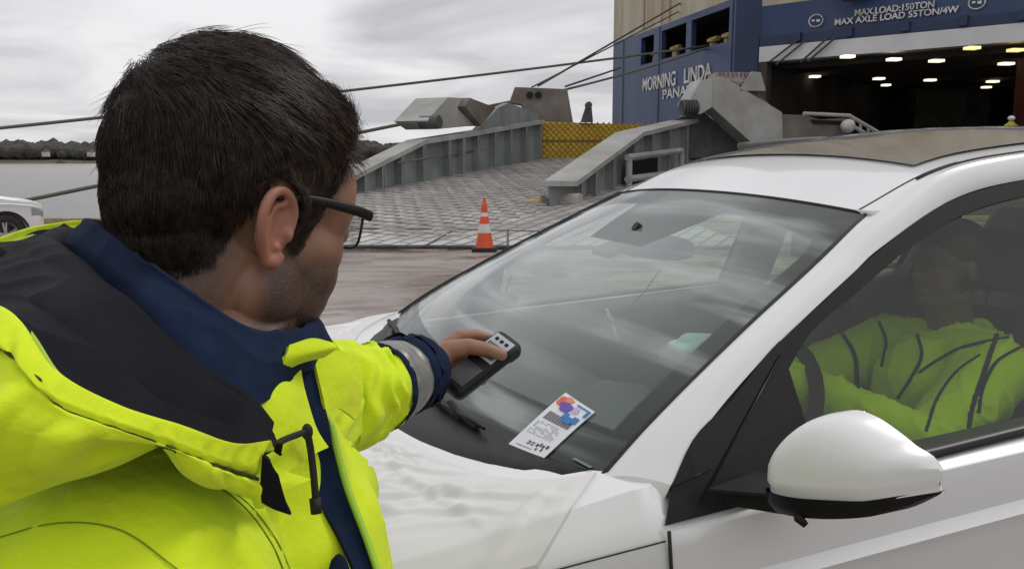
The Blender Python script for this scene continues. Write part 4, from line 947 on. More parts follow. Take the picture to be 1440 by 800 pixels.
def seat(w_, l_):
    g = MB(); g.tube([Cw(l_-.40, w_, .62), Cw(l_-.2, w_, .60), Cw(l_+.02, w_, .58)], [.20, .235, .22], seg=20, flat=.35)
    g.tube([Cw(l_+.04, w_, .62), Cw(l_+.10, w_, .85), Cw(l_+.18, w_, 1.10), Cw(l_+.22, w_, 1.22)], [.22, .245, .22, .15], seg=20, flat=.32)
    m_ = remesh(g, .02, 4); o = obj('seat', m_, SEATM, car, smooth=True)
    g = MB(); g.tube([Cw(l_+.20, w_, 1.27), Cw(l_+.22, w_, 1.35), Cw(l_+.235, w_, 1.43)], [.115, .135, .10], seg=20, flat=.4); g.tube([Cw(l_+.21, w_-.06, 1.2), Cw(l_+.21, w_-.06, 1.3)], .008, seg=8); g.tube([Cw(l_+.21, w_+.06, 1.2), Cw(l_+.21, w_+.06, 1.3)], .008, seg=8); obj('headrest', remesh(g, .008, 8), SEATM, o, smooth=True)
seat(.38, 1.14); seat(-.38, 1.14); seat(.38, 2.05); seat(-.38, 2.05)
for s_ in (1, -1):
    mb = MB(); ls = np.linspace(.02, 2.75, 40); mb.grid(A([[Cw(l, s_*(.86), zb(l)+.005) for l in ls], [Cw(l, s_*.80, zb(l)-.0) for l in ls], [Cw(l, s_*.775, zb(l)-.04) for l in ls], [Cw(l, s_*.74, .85) for l in ls], [Cw(l, s_*.76, .45) for l in ls]])); obj('door_card', mb, GREYINT, car, smooth=True)
# rear-view mirror with its stalk
b_ = [cwall(836, 338, 0.05), cwall(949, 352, 0.05)]
mb = MB(); rvc = Cw(*(cwall(918, 347, 0.0)+A([0, 0, 0]))); ax_ = EW*.85+EL*.42; ax_ /= np.linalg.norm(ax_)
rvm = MB(); upv = A([0, 0, 1.])
rows = []
for t_ in np.linspace(-1, 1, 17):
    hh2 = .034*(1-abs(t_)**4*.35); rows.append([rvc+ax_*t_*.118+upv*hh2*math.sin(p_)+EL*.014*math.cos(p_) for p_ in np.linspace(0, 2*math.pi, 16, endpoint=False)])
rvm.grid(A(rows), cu=True); rvm.add(list(rows[0])+list(rows[-1]), [tuple(range(16)), tuple(range(31, 15, -1))]); rvm.tube([rvc+upv*.02, Cw(.44, 0, 1.440)], .014, seg=8); rvm.prism([Cw(.34, -.055, 1.362), Cw(.34, .055, 1.362), Cw(.50, .04, 1.425), Cw(.50, -.04, 1.425)], A([0, 0, .016])); obj('rear_view_mirror', rvm, BLACKPL, car, smooth='auto')
tagT = MB(); tp0 = rvc+EW*.075-upv*.03; tp1 = Cw(*cwall(868, 452, 0.02)); tagT.tube([tp0, tp0*.5+tp1*.5+EL*.01, tp1], .0022, seg=6); tg = obj('hanging_cord', tagT, RUBBER, loc=tuple(tp0)); tag(tg, 'thin dark cord with pale tag hanging from the rear view mirror of the white car', 'cord')
kt = MB(); k0, k1, k2_ = Cw(*cwall(853, 434, 0.02)), Cw(*cwall(862, 456, 0.02)), Cw(*cwall(870, 484, .02)); kt.tube([k0, k1], [.009, .014], seg=8, flat=.3); kt.tube([k1, k2_], [.007, .005], seg=8, flat=.3); obj('key_tag', kt, mat('pale_tag', (.6, .62, .62), .3), tg, smooth=True)
# cabin floor stays dark
mb = MB(); mb.box(tuple(Cw(1.35, 0, .365)), (2.66, 1.5, .02), rot=np.column_stack([EL, EW, A([0, 0, 1])])); obj('cabin_floor', mb, GREYINT, car)

# ------------------------------------------------------------------ SECOND WHITE CAR, far left on the quay edge
car2 = copy_tree(car)
yaw2 = math.pi+R(58)
car2.rotation_euler = (0, 0, yaw2)
# front near wheel of the copy (local -X is the front): its world place should sit at pixel (22,330)
SC2 = .95; car2.scale = (SC2, SC2, SC2); tw = hit(8, 331, (0, 14.2, 0), A([0, -1., 0])); loc_w = A([WF, .885, 0])*SC2      # local Y=+.885 faces the camera once turned round
Rz = A([[math.cos(yaw2), -math.sin(yaw2), 0], [math.sin(yaw2), math.cos(yaw2), 0], [0, 0, 1]])
pos = A([tw[0], tw[1], 0])-Rz@loc_w
car2.location = (pos[0], pos[1], 0)
car2['label'] = 'white car cut off by the left edge, parked at the water side'

# ------------------------------------------------------------------ BONNET COVER (white cloth)
nl, nw_ = 180, 290
def topz(l, x):
    h_ = ring_half(l); a_ = abs(x); pts = sorted([(p[0], p[1]) for p in h_[9:]]); return float(np.interp(a_, [p[0] for p in pts], [p[1] for p in pts]))
def ring_arc(l):
    h_ = ring_half(l)[:7:-1]; P_ = A(h_); d_ = np.concatenate([[0], np.cumsum(np.linalg.norm(np.diff(P_, axis=0), axis=1))]); return P_, d_
def smax(l):
    P_, d_ = ring_arc(l); a_ = hw(l); kback = float(np.interp(a_-.125, P_[:, 0], d_)); kfull = d_[-2]-.006
    t_ = min(max((-.05-l)/.15, 0), 1); return kback*(1-t_)+kfull*t_
rows = []
for j in range(nl):
    t_ = j/(nl-1); row = []
    for i in range(nw_):
        x = -1+2*i/(nw_-1); u_ = (x+1)/2
        lb_ = toc(wsP(u_, 0))[0]-.13*(1-abs(x)**3)-.008
        l = lb_+(-1.06-lb_)*t_; P_, d_ = ring_arc(l); s_ = smax(l)*abs(x)
        row.append((l, math.copysign(np.interp(s_, d_, P_[:, 0])+.004*abs(x)**6, x), np.interp(s_, d_, P_[:, 1])+.005))
    rows.append(row)
B = A(rows); wr = np.zeros((nl, nw_))
f1 = nfield(B, 3.2, 1, (1, 1, 0)); f2 = nfield(B, 6.5, 2, (1.3, .8, 0)); f3 = nfield(B, 15, 3, (1, 1, 0)); warp = nfield(B, 2.2, 4)
B2 = B.copy(); B2[..., 0] += warp*.22; B2[..., 1] += nfield(B, 2.5, 5)*.22
f4 = nfield(B2, 4.2, 6, (1, 2.2, 0)); f5 = nfield(B2, 8., 7, (2.0, 1, 0))
wr = .0030*f2+.0035*warp
rc = random.Random(21)
for k_ in range(120):                     # pulled creases: long thin tucks, most of them fanning towards the windscreen corners
    cl_, cw_ = rc.uniform(-1.0, -.12), rc.uniform(-.1, .92) if k_ % 3 else rc.uniform(-.9, .9)
    if rc.random() < .6: an = math.atan2(.85-cw_, -.05-cl_)+rc.gauss(0, .25)
    else: an = rc.uniform(0, math.pi)
    ln, wd, hg = rc.uniform(.05, .24), rc.uniform(.0045, .012), rc.uniform(.0012, .0042)
    dx, dy = B[..., 0]-cl_, B[..., 1]-cw_; al = dx*math.cos(an)+dy*math.sin(an); pe = -dx*math.sin(an)+dy*math.cos(an)+al*al*rc.uniform(-.9, .9)
    wr += hg*np.exp(-(al/ln)**4)*(np.exp(-(pe/wd)**2)-.45*np.exp(-((pe-wd*1.7)/(wd*1.3))**2))
xx = np.abs(np.linspace(-1, 1, nw_))[None, :]; tt = np.linspace(0, 1, nl)[:, None]
wr *= np.clip((1-xx)*16, .12, 1)*np.clip(tt*14, .12, 1)
wr *= 2.3
Wd = B.copy(); Wd[..., 2] += wr
GW = A([[Cw(*Wd[j, i]) for i in range(nw_)] for j in range(nl)])
mb = MB(); low = GW.copy(); low[..., 2] -= .0035; mb.grid(GW)
edge_top = np.concatenate([GW[0], GW[1:, -1], GW[-1, -2::-1], GW[-2:0:-1, 0]]); edge_dn = edge_top+A([0, 0, -.012]); mb.grid(A([edge_top, edge_dn]), cu=True)
CLOTH = mat('white_cloth', (.66, .655, .64), .75, var=.04, vscale=4, bump=.25, bscale=900, sheen=.1, bdist=.0006)
tag(obj('bonnet_cover', mb, CLOTH, smooth=True, loc=tuple(Cw(-.6, 0, 1.0))), 'creased white cloth cover stretched over the bonnet of the near white car', 'cover')

# ------------------------------------------------------------------ SHIPPING LABEL on the glass
cor = [hitws(795.5, 551.6, .004), hitws(836.6, 578.7, .004), hitws(754, 656.7, .004), hitws(715, 623.7, .004)]   # top-left, top-right, bottom-right, bottom-left
def LP(s, t, off=.004):
    c_ = [A(q_) for q_ in cor]; p_ = (c_[0]*(1-s)+c_[1]*s)*(1-t)+(c_[3]*(1-s)+c_[2]*s)*t; return wsP(p_[0], p_[1], off)
lab = thing('shipping_label', 'printed paper label with red and blue picture and barcode stuck on the windscreen', 'label', tuple(LP(.5, .5)))
def patch(s0, s1, t0, t1, off, n=4): return A([[LP(s, t, off) for s in np.linspace(s0, s1, n)] for t in np.linspace(t0, t1, n)])
def flat(n, c): return mat(n, c, .35)
mb = MB(); mb.grid(patch(0, 1, 0, 1, .004, 10)); mb.grid(patch(0, 1, 0, 1, .003, 10), flip=True); obj('paper', mb, flat('label_paper', (.74, .75, .77)), lab)
def blob(name, cs, ct, rs, rt, c, off):
    mb = MB(); v = [LP(cs, ct, off)]+[LP(cs+rs*math.cos(a_)*(1+.18*math.sin(3*a_+cs*9)), ct+rt*math.sin(a_), off) for a_ in np.linspace(0, 2*math.pi, 22, endpoint=False)]
    mb.add(v, [(0, i+1, (i+1) % 22+1) for i in range(22)]); obj(name, mb, flat(name, c), lab)
blob('red_print', .18, .12, .17, .075, (.70, .10, .05), .0048); blob('orange_print', .30, .06, .12, .045, (.75, .22, .12), .0052); blob('purple_print', .38, .17, .19, .075, (.12, .06, .38), .0056); blob('pink_print', .62, .14, .13, .05, (.55, .42, .55), .0054)
def pp(name, rects, c, off):
    mb = MB()
    for r_ in rects: mb.grid(patch(*r_, off))
    obj(name, mb, flat(name, c), lab)
pp('blue_print', [(.50, .92, .22, .33), (.56, .98, .045, .07), (.90, .97, .05, .17), (.60, .80, .33, .37)], (.02, .17, .50), .0060)
pp('white_print', [(.66, .78, .22, .26)], (.7, .72, .75), .0064)
pp('barcode', [(.14+.028*k, .14+.028*k+(.012 if k % 3 else .018), .31, .45) for k in range(27)], (.04, .04, .045), .0050)
rr = random.Random(2); tx = []
for k in range(9):
    t_ = .49+.028*k; x = .10
    while x < .80:
        w_ = rr.uniform(.03, .10)
        if rr.random() < .72: tx.append((x, min(x+w_, .82), t_, t_+.009))
        x += w_+.02
pp('small_print', tx, (.22, .22, .24), .0050)
pp('bold_print', [(.36, .43, .83, .85), (.36, .43, .87, .89), (.41, .43, .83, .89), (.47, .54, .83, .845), (.47, .54, .875, .89), (.47, .485, .83, .89), (.53, .545, .83, .89), (.60, .66, .83, .88), (.68, .72, .80, .86), (.75, .80, .82, .87), (.84, .90, .80, .86), (.78, .82, .88, .93), (.66, .70, .90, .94), (.16, .60, .945, .953)], (.03, .03, .035), .0050)
# small pale mark near the corner of the glass
mb = MB(); a_, b_ = hitws(807, 644, .003), hitws(832, 657, .003); mb.tube([wsP(*a_, .003), wsP(*b_, .003)], .004, seg=6, flat=.2); obj('glass_mark', mb, mat('etched_mark', (.12, .16, .16), .5), car)

# ------------------------------------------------------------------ THE WORKER WITH THE SCANNER
def hivis(name, c=(.70, .86, .020), c2=(.62, .79, .015)):
    return mat(name, c2, .78, spec=.25, second=c, vscale=5, bump=.75, bscale=26, sheen=.1, bdist=.007, detail=6)
HIVIS = hivis('hivis_fabric'); NAVY = mat('navy_fleece', (.005, .012, .036), .9, spec=.2, second=(.008, .020, .054), vscale=30, bump=.5, bscale=700, sheen=.0, bdist=.0012)
BLACKF = mat('black_lining', (.0055, .0055, .009), .75, spec=.15, second=(.010, .010, .015), vscale=9, bump=.35, bscale=900, sheen=.0, bdist=.0008)
BLACKC = mat('black_cord', (.008, .008, .009), .7)
REFL = mat('reflective_tape', (.24, .235, .22), .42, metal=.3, var=.12, vscale=40, bump=.3, bscale=900, bdist=.0005)
man = thing('person', 'man in hi-vis jacket seen from behind, reaching over the bonnet with a handheld scanner', 'person', (-.29, .64, 0))
YAW, PIT = R(41), R(14)
hf = A([math.cos(YAW)*math.cos(PIT), math.sin(YAW)*math.cos(PIT), -math.sin(PIT)]); hl = A([-math.sin(YAW), math.cos(YAW), 0]); hu = np.cross(hf, hl)
HR = np.column_stack([hf, hl, hu]); HC = V(322, 311, .698)
def Hd(x, y, z): return HC+HR@A([x, y, z])
mb = MB()
E_ = lambda c, r, **k: mb.ell(Hd(*c), r, rot=HR, nu=28, nv=18)
E_((-.006, 0, .040), (.092, .074, .090)); E_((.020, 0, .035), (.074, .066, .070)); E_((.035, 0, -.015), (.056, .060, .072)); E_((.033, 0, -.052), (.048, .048, .040)); E_((-.046, 0, -.018), (.038, .056, .054)); E_((-.054, 0, .008), (.040, .062, .050)); E_((.074, 0, -.085), (.020, .026, .019)); E_((.076, 0, .045), (.020, .050, .030))
for s_ in (-1, 1):
    E_((.057, s_*.036, -.010), (.029, .023, .032)); E_((.050, s_*.034, -.046), (.032, .022, .034)); E_((.064, s_*.020, -.056), (.022, .020, .028)); E_((.058, s_*.034, -.030), (.028, .023, .034)); E_((.064, s_*.042, .030), (.022, .018, .036)); E_((.02, s_*.052, -.050), (.030, .014, .030)); E_((.082, s_*.027, .028), (.012, .022, .009)); E_((.080, s_*.031, .008), (.012, .013, .012)); E_((.088, s_*.010, -.028), (.010, .008, .008))
E_((.085, 0, -.004), (.012, .010, .026)); E_((.089, 0, -.022), (.013, .012, .012)); E_((.078, 0, -.028), (.014, .018, .018)); E_((.082, 0, -.053), (.012, .021, .005)); E_((.079, 0, -.063), (.012, .019, .006))
mb.tube([Hd(-.005, 0, -.02), Hd(-.022, 0, -.08), V(325, 470, .70)-A([.0, 0, .0]), V(305, 560, .70)], [.060, .056, .058, .062], seg=28)
mb.tube([Hd(-.03, 0, .0), Hd(-.045, 0, -.06), V(280, 480, .69)], [.045, .050, .055], seg=24)
# ears
for s_ in (-1, 1):
    ep = [(.016, -.004, .0), (.017, .016, .001), (.010, .030, .004), (-.004, .036, .009), (-.017, .030, .014), (-.023, .014, .016), (-.021, -.004, .014), (-.014, -.018, .009), (-.006, -.029, .005), (.004, -.031, .002), (.009, -.022, .0)]
    pth = cr([Hd(x*.74+.005, s_*(.0745+o_*.75), z*.80-.001) for x, z, o_ in ep], 44)
    mb.tube(pth, [.0034+.0010*math.sin(math.pi*k/43)+(.0022 if k > 34 else 0) for k in range(44)], seg=10)
    E_((.003, s_*.0740, -.001), (.0145, .0042, .025)); E_((.003, s_*.0760, -.022), (.0070, .0042, .0070)); E_((.0155, s_*.0760, -.004), (.004, .0045, .006))
    ah = cr([Hd(x*.74+.005, s_*(.0780+.22*o_), z*.80-.001) for x, z, o_ in ((.004, .024, .0), (-.008, .020, .006), (-.012, .006, .010), (-.010, -.008, .008), (-.002, -.017, .003), (.007, -.016, .0))], 20)
    mb.tube(ah, .0030, seg=8)
head = remesh(mb, .0018, 4)
hc = vcoords(head); loc = (hc-HC)@HR      # head-frame coords
# torso, limbs (low resolution, inside the clothes)
TB = A([-.285, .66, 1.42]); PHI = R(16); tf = A([math.cos(PHI), math.sin(PHI), 0]); tl = A([-math.sin(PHI), math.cos(PHI), 0])
SHR = TB-tl*.185+A([0, 0, -.055]); SHL = TB+tl*.175+tf*.03+A([0, 0, -.05])
mb = MB()
mb.tube([TB+A([0, 0, -.02]), TB+A([0, 0, -.12]), TB+A([-.01, 0, -.30]), TB+A([-.02, 0, -.52])], [.08, .12, .13, .145], seg=20, flat=.65, up=tl)
mb.caps(TB+A([0, 0, -.03]), SHR, .06, .06); mb.caps(TB+A([0, 0, -.05]), SHL, .045, .05)
ELR = SHR+A([-.02, -.02, -.29])-tl*.03; mb.caps(SHR, ELR, .052, .04); mb.caps(ELR, ELR+tf*.20+A([0, 0, -.10]), .04, .03)
WR = V(604, 512, 1.24); EL_ = (SHL+WR)*.5+A([0, 0, -.035]); mb.caps(SHL, EL_, .052, .042)
HIP = TB+A([-.02, 0, -.55])
for s_ in (-1, 1):
    h0 = HIP+tl*s_*.09; k0 = A([h0[0]+.03, h0[1], .48]); f0 = A([h0[0]-.01, h0[1], .08]); mb.caps(h0, k0, .085, .058); mb.caps(k0, f0, .056, .040); mb.caps(f0+A([-.03, 0, -.03]), f0+tf*.16+A([0, 0, -.045]), .035, .028)
low = remesh(mb, .014, 5)
# hand and forearm, fingers closing on the scanner
D0, D1_ = V(717, 482, 1.345), V(633, 547, 1.275)
DC = (D0+D1_)/2; da = (D0-D1_); DLEN = np.linalg.norm(da); da /= DLEN
vdir = (CAM-DC)/np.linalg.norm(CAM-DC); dn = vdir*.80+A([0, 0, .50])+A([-.18, 0, 0]); dn -= da*np.dot(dn, da); dn /= np.linalg.norm(dn); db = np.cross(da, dn)
def Dd(a, b, n): return DC+da*a+db*b+dn*n
mb = MB()
def chain(pts, rs):
    P_ = [Dd(*p) for p in pts]
    for i in range(len(P_)-1): mb.caps(P_[i], P_[i+1], rs[i], rs[i+1])
wr_ = (-.072, -.052, -.004)
mb.caps(WR-(WR-EL_)/np.linalg.norm(WR-EL_)*-.0, EL_, .029, .044)
for kn, r1 in (((-.010, -.062, .0), .0125), ((-.020, -.056, -.013), .0125), ((-.032, -.050, -.024), .012), ((-.045, -.045, -.032), .011)):
    a_ = Dd(*wr_); mb.caps(WR, a_, .028, .024); mb.caps(a_, Dd(*kn), .022, r1+.0015)
mb.ell(Dd(-.040, -.055, -.006), (.026, .020, .026))
chain([(-.010, -.062, .002), (.014, -.060, .008), (.036, -.047, .004), (.050, -.034, -.003)], [.0135, .0108, .0095, .0082])
chain([(-.020, -.056, -.013), (.006, -.050, -.021), (.016, -.024, -.029), (.014, .004, -.026)], [.0125, .0105, .0092, .0080])
chain([(-.032, -.050, -.024), (-.008, -.044, -.030), (-.001, -.018, -.033), (-.004, .008, -.027)], [.012, .0100, .0088, .0076])
chain([(-.045, -.045, -.032), (-.026, -.038, -.034), (-.019, -.016, -.033), (-.021, .006, -.027)], [.011, .0090, .0080, .0068])
chain([(-.060, -.050, .004), (-.026, -.046, .016), (-.002, -.026, .024), (.012, -.002, .0265), (.024, .020, .0225)], [.022, .0170, .0132, .0108, .0092])
hand = remesh(mb, .0021, 4)
SKIN = bpy.data.materials.new('skin'); SKIN.use_nodes = True; k = NT(SKIN); P_ = k.n('ShaderNodeTexCoord').outputs['Object']
at = k.n('ShaderNodeAttribute'); at.attribute_name = 'beard'; red = k.n('ShaderNodeAttribute'); red.attribute_name = 'red'
c_ = k.mix(k.noise(P_, 45, 4), (.235, .112, .070), (.34, .180, .118)); c_ = k.mix(red.outputs['Fac'], c_, (.40, .13, .09))
st = k.m('MULTIPLY', at.outputs['Fac'], k.m('MULTIPLY_ADD', k.step(k.noise(P_, 1100, 2), .40, .60), .40, .62)); c_ = k.mix(st, c_, (.035, .024, .020))
k.L(c_, k.b.inputs['Base Color']); k.b.inputs['Roughness'].default_value = .48; k.b.inputs['Subsurface Weight'].default_value = .12; k.b.inputs['Subsurface Radius'].default_value = (.012, .004, .002); k.b.inputs['Subsurface Scale'].default_value = .5
bp = k.n('ShaderNodeBump'); bp.inputs['Strength'].default_value = .25; bp.inputs['Distance'].default_value = .0006; k.L(k.noise(P_, 700, 3), bp.inputs['Height']); k.L(bp.outputs[0], k.b.inputs['Normal'])
def sm(x, a, b): t = np.clip((x-a)/(b-a), 0, 1); return t*t*(3-2*t)
X, Y, Z = loc[:, 0], np.abs(loc[:, 1]), loc[:, 2]
earm = (np.abs(loc[:, 1]) > .0735) & (X > -.03) & (X < .03) & (Z < .045) & (Z > -.04)
def hairline(x):       # lowest hair height (head frame) along the side of the head
    return np.interp(x, [-.11, -.075, -.05, -.028, -.018, .004, .022, .026, .034, .040, .046, .052, .062, .073, .090], [-.062, -.058, -.050, -.034, .012, .042, .030, -.008, -.016, -.008, .014, .032, .052, .072, .10])
hm = (Z > hairline(X)+.0) & ~earm & ~((Z < .0) & (Y < .045) & (X > .0))
beard = sm(X, -.005, .02)*sm(-Z, .0, .035)*sm(-(Z), -.2, .0)*(1-sm(-Z, .13, .16))*np.where(earm, 0, 1)
beard = np.maximum(beard*1.0, .75*sm(-(X), .0, .03)*sm(Z, -.105, -.06)*(~earm))      # nape stubble below the hairline
beard = np.maximum(beard, .9*hm)
mj = join_meshes([head, low, hand], 'man_body'); bodyme = mj.mesh('body')
if len(bodyme.vertices) == len(mj.v):
    nb = len(bodyme.vertices); ba = np.zeros(nb); ba[:len(beard)] = beard; ra = np.zeros(nb); ra[:len(beard)] = np.where(earm, .38, 0)+.25*sm(X, .09, .115)*(Z < .02)
    for nm, arr in (('beard', ba), ('red', np.clip(ra, 0, 1))):
        at_ = bodyme.attributes.new(nm, 'FLOAT', 'POINT'); at_.data.foreach_set('value', arr)
obj('body', bodyme, SKIN, man, smooth=True, recalc=False)
mb = MB(); mb.ell(Dd(.0215, .0165, .0305), (.0062, .0045, .0012), rot=np.column_stack([(da*.45+db*.89), np.cross(dn, da*.45+db*.89), dn])); obj('thumb_nail', mb, mat('nail', (.50, .30, .24), .3), man, smooth=True)
# eyes
for s_ in (-1, 1):
    mb = MB(); mb.ell(Hd(.0795, s_*.031, .008), (.0118, .0118, .0118), rot=HR); e_ = obj('eye', mb, mat('eye_white', (.7, .68, .65), .2), man, smooth=True)
    mb = MB(); mb.ell(Hd(.0878, s_*.031, .006), (.0045, .0055, .0055), rot=HR); obj('iris', mb, mat('iris', (.05, .03, .02), .1), e_, smooth=True)
# hair: short dark hair, a close cap carrying many fine locks
HAIRM = mat('dark_hair', (.015, .009, .0065), .42, spec=.35, second=(.055, .034, .023), vscale=120, stretch=(1, 1, 1), detail=2)
hn = vnorms(head); thick = .0015+.0125*sm(Z, .02, .10)+.004*sm(-X, .02, .08)*sm(Z, -.03, .02)+.004*sm(X, .04, .08)*sm(Z, .05, .09)
depth = np.clip((Z-hairline(X))/.018, 0, 1); hairv = hc+hn*(thick*.62*depth-.0006*(1-depth))[:, None]
fidx = [tuple(p.vertices) for p in head.polygons if all(hm[v] for v in p.vertices)]
used = sorted({v for f in fidx for v in f}); rm_ = {v: i for i, v in enumerate(used)}
mb = MB(); mb.add(hairv[used], [tuple(rm_[v] for v in f) for f in fidx])
capo = obj('hair', mb, HAIRM, man, smooth=True, recalc=False)
rng = np.random.default_rng(11); ctrs = A([hc[list(f)].mean(axis=0) for f in fidx]); cl = (ctrs-HC)@HR
ew_ = np.ones(len(cl)); NS = 52000
pick = rng.integers(0, len(cl), NS); root = cl[pick]+rng.normal(0, .0006, (NS, 3)); cc = A([-.006, 0, .038]); er = A([.092, .072, .082])
capz = A([loc[list(f)].mean(axis=0) for f in fidx])
th_ = np.interp(root[:, 2], [-.06, .0, .05, .10, .13], [.002, .004, .009, .016, .018]); th_ += .004*sm(root[:, 0], .04, .08)*sm(root[:, 2], .05, .09)
dr = (root-cc); rn = dr/(er**2); rn /= np.linalg.norm(rn, axis=1, keepdims=True)
start = root+rn*(th_*rng.uniform(.45, .98, NS))[:, None]
whorl = A([-.068, .012, .088]); fl = root-whorl; 
top = sm(root[:, 2], .045, .085)
flow = fl/(np.linalg.norm(fl, axis=1, keepdims=True)+1e-6)
flow += top[:, None]*A([1.0, -.45, .0])*sm(root[:, 0], -.06, .0)[:, None]; flow += (1-top)[:, None]*A([-.05, 0, -1.25])*1.0
flow += .22*A([[ns(r_, 60, 1), ns(r_, 60, 2), ns(r_, 60, 3)] for r_ in root])*2.2+rng.normal(0, .13, (NS, 3))+.9*top[:, None]*A([[ns(r_, 22, 4), ns(r_, 22, 5), 0] for r_ in root])
frn = sm(root[:, 0], .040, .060)*sm(root[:, 2], .035, .06)
flow = flow*(1-frn[:, None])+frn[:, None]*(A([.55, -.25, .75])+rng.normal(0, .15, (NS, 3)))
tmp_ = sm(root[:, 0], .005, .03)*(1-sm(root[:, 2], .05, .075))
flow = flow*(1-tmp_[:, None])+tmp_[:, None]*(A([-.55, 0, -.85])+rng.normal(0, .12, (NS, 3)))
length = np.interp(root[:, 2], [-.06, -.02, .03, .08, .13], [.004, .009, .016, .026, .030])*rng.uniform(.7, 1.25, NS)
from mathutils.bvhtree import BVHTree
bvh = BVHTree.FromPolygons([tuple(v) for v in loc], [tuple(p.vertices) for p in head.polygons])
KP = 7; pts = np.zeros((NS, KP, 3)); lift = rng.uniform(-.0004, .0004, NS)*(.4+top)+frn*rng.uniform(.0002, .0016, NS)+np.where(rng.random(NS) < .006, .0020, 0)*(root[:, 2] > .02)
hgt = th_*rng.uniform(.55, 1.02, NS)*(1+.55*A([ns(r_, 70, 6) for r_ in root])+.3*A([ns(r_, 30, 7) for r_ in root])); p_ = root.copy()
for i in range(KP):
    nb_ = np.empty((NS, 3)); nn_v = np.empty((NS, 3))
    for q_ in range(NS):
        r_ = bvh.find_nearest(Vector(p_[q_])); nb_[q_] = r_[0]; nn_v[q_] = r_[1]
    pts[:, i] = nb_+nn_v*(hgt+lift*i)[:, None]
    d = flow-(flow*nn_v).sum(1)[:, None]*nn_v; d /= np.linalg.norm(d, axis=1, keepdims=True)+1e-9
    p_ = pts[:, i]+d*(length/(KP-1))[:, None]; flow = flow+rng.normal(0, .06, (NS, 3))
# quiff over the forehead: longer locks that leave the skull forwards
tg_ = np.gradient(pts, axis=1); tg_ /= np.linalg.norm(tg_, axis=2, keepdims=True)+1e-9
nn3 = (pts-cc)/(er**2); nn3 /= np.linalg.norm(nn3, axis=2, keepdims=True); bb3 = np.cross(tg_, nn3)
rad = (A([1, 1, 1, .9, .75, .5, .12])*.00023)[None, :, None]
ringv = np.stack([pts+bb3*rad, pts-bb3*rad*.5+nn3*rad*.8, pts-bb3*rad*.5-nn3*rad*.8], axis=2)      # NS,KP,3,3
wv = (ringv.reshape(-1, 3))@HR.T+HC
bi = np.arange(NS)[:, None, None]*KP*3+np.arange(KP-1)[None, :, None]*3; kk = np.arange(3)[None, None, :]; k2 = (kk+1) % 3
faces = np.stack([bi+kk, bi+k2, bi+3+k2, bi+3+kk], axis=-1).reshape(-1, 4)
hm_ = bpy.data.meshes.new('hair_locks'); hm_.vertices.add(len(wv)); hm_.vertices.foreach_set('co', wv.reshape(-1)); hm_.loops.add(faces.size); hm_.loops.foreach_set('vertex_index', faces.reshape(-1).astype(np.int32)); hm_.polygons.add(len(faces)); hm_.polygons.foreach_set('loop_start', np.arange(0, faces.size, 4, dtype=np.int32)); hm_.update(calc_edges=True)
obj('hair_locks', hm_, HAIRM, capo, smooth=True, recalc=False)
# glasses
FRM = mat('spectacle_frame', (.006, .006, .007), .35, spec=.3)
gl = MB()
for s_ in (-1, 1):
    P_ = cr([Hd(-.002, s_*.079, .022), Hd(.03, s_*.0775, .027), (Hd(.070, s_*.0740, .027)), Hd(.088, s_*.071, .025)], 16)
    rot_ = None; gl.tube(P_, [.0022+.0022*min(1, i/9.) for i in range(16)], seg=8, flat=.45, up=hl)
    c0 = Hd(.089, s_*.036, .013); gl.tube([c0+hl*(math.copysign(abs(math.cos(t_))**.6, math.cos(t_)))*.031+hu*(math.copysign(abs(math.sin(t_))**.6, math.sin(t_)))*.0165-hf*.006*abs(math.cos(t_)) for t_ in np.linspace(0, 2*math.pi, 33)], .0011, seg=8, cap=False)
gl.tube([Hd(.089, -.008, .018), Hd(.097, 0, .021), Hd(.089, .008, .018)], .0018, seg=8)
gs = obj('glasses', gl, FRM, man, smooth=True)
for s_ in (-1, 1):
    mb = MB(); c0 = Hd(.089, s_*.036, .013); v_ = [c0]+[c0+hl*(math.copysign(abs(math.cos(t_))**.6, math.cos(t_)))*.030+hu*(math.copysign(abs(math.sin(t_))**.6, math.sin(t_)))*.0155-hf*.006*abs(math.cos(t_)) for t_ in np.linspace(0, 2*math.pi, 28, endpoint=False)]
    mb.add(v_, [(0, i+1, (i+1) % 28+1) for i in range(28)]); obj('lens', mb, LENSM, gs)

# ---- jacket: trunk and near sleeve as one soft volume
mb = MB()
mb.tube([TB+A([-.01, 0, -.02]), TB+A([-.01, 0, -.09]), TB+A([-.01, 0, -.20]), TB+A([-.02, 0, -.40]), TB+A([-.02, 0, -.68])], [.12, .185, .205, .21, .225], seg=28, flat=.72, up=tl)
mb.caps(TB-tl*.05+A([-.01, 0, -.035]), SHR+A([0, 0, -.02]), .090, .098); mb.caps(TB+tl*.05+A([0, 0, -.04]), SHL+A([0, 0, -.03]), .080, .072)
mb.caps(SHR+A([0, 0, -.02]), ELR, .095, .078); mb.caps(ELR, ELR+tf*.19+A([0, 0, -.10]), .076, .062)
mb.caps(TB+tf*.06+A([0, 0, -.06]), TB+tf*.10+A([0, 0, -.30]), .09, .10)
jk = remesh(mb, .008, 10); jc = vcoords(jk); jn = vnorms(jk)
def folds(P_, seed, amp=.006, sc_=9, st=(1, 1, .45)):
    w1 = nfield(P_, 3.5, seed)[:, None]*.12; Q = P_+w1
    f = nfield(Q, sc_, seed+1, st); g = nfield(Q, sc_*2.1, seed+2, (st[0], st[1], st[2]*.8)); b_ = nfield(P_, 4, seed+3)
    return amp*(np.maximum(ridge(f), 0)**5*np.clip(b_*2.5+.7, 0, 1.4)+.45*np.maximum(ridge(g), 0)**5*np.clip(.7-b_*2, 0, 1)+.5*b_)
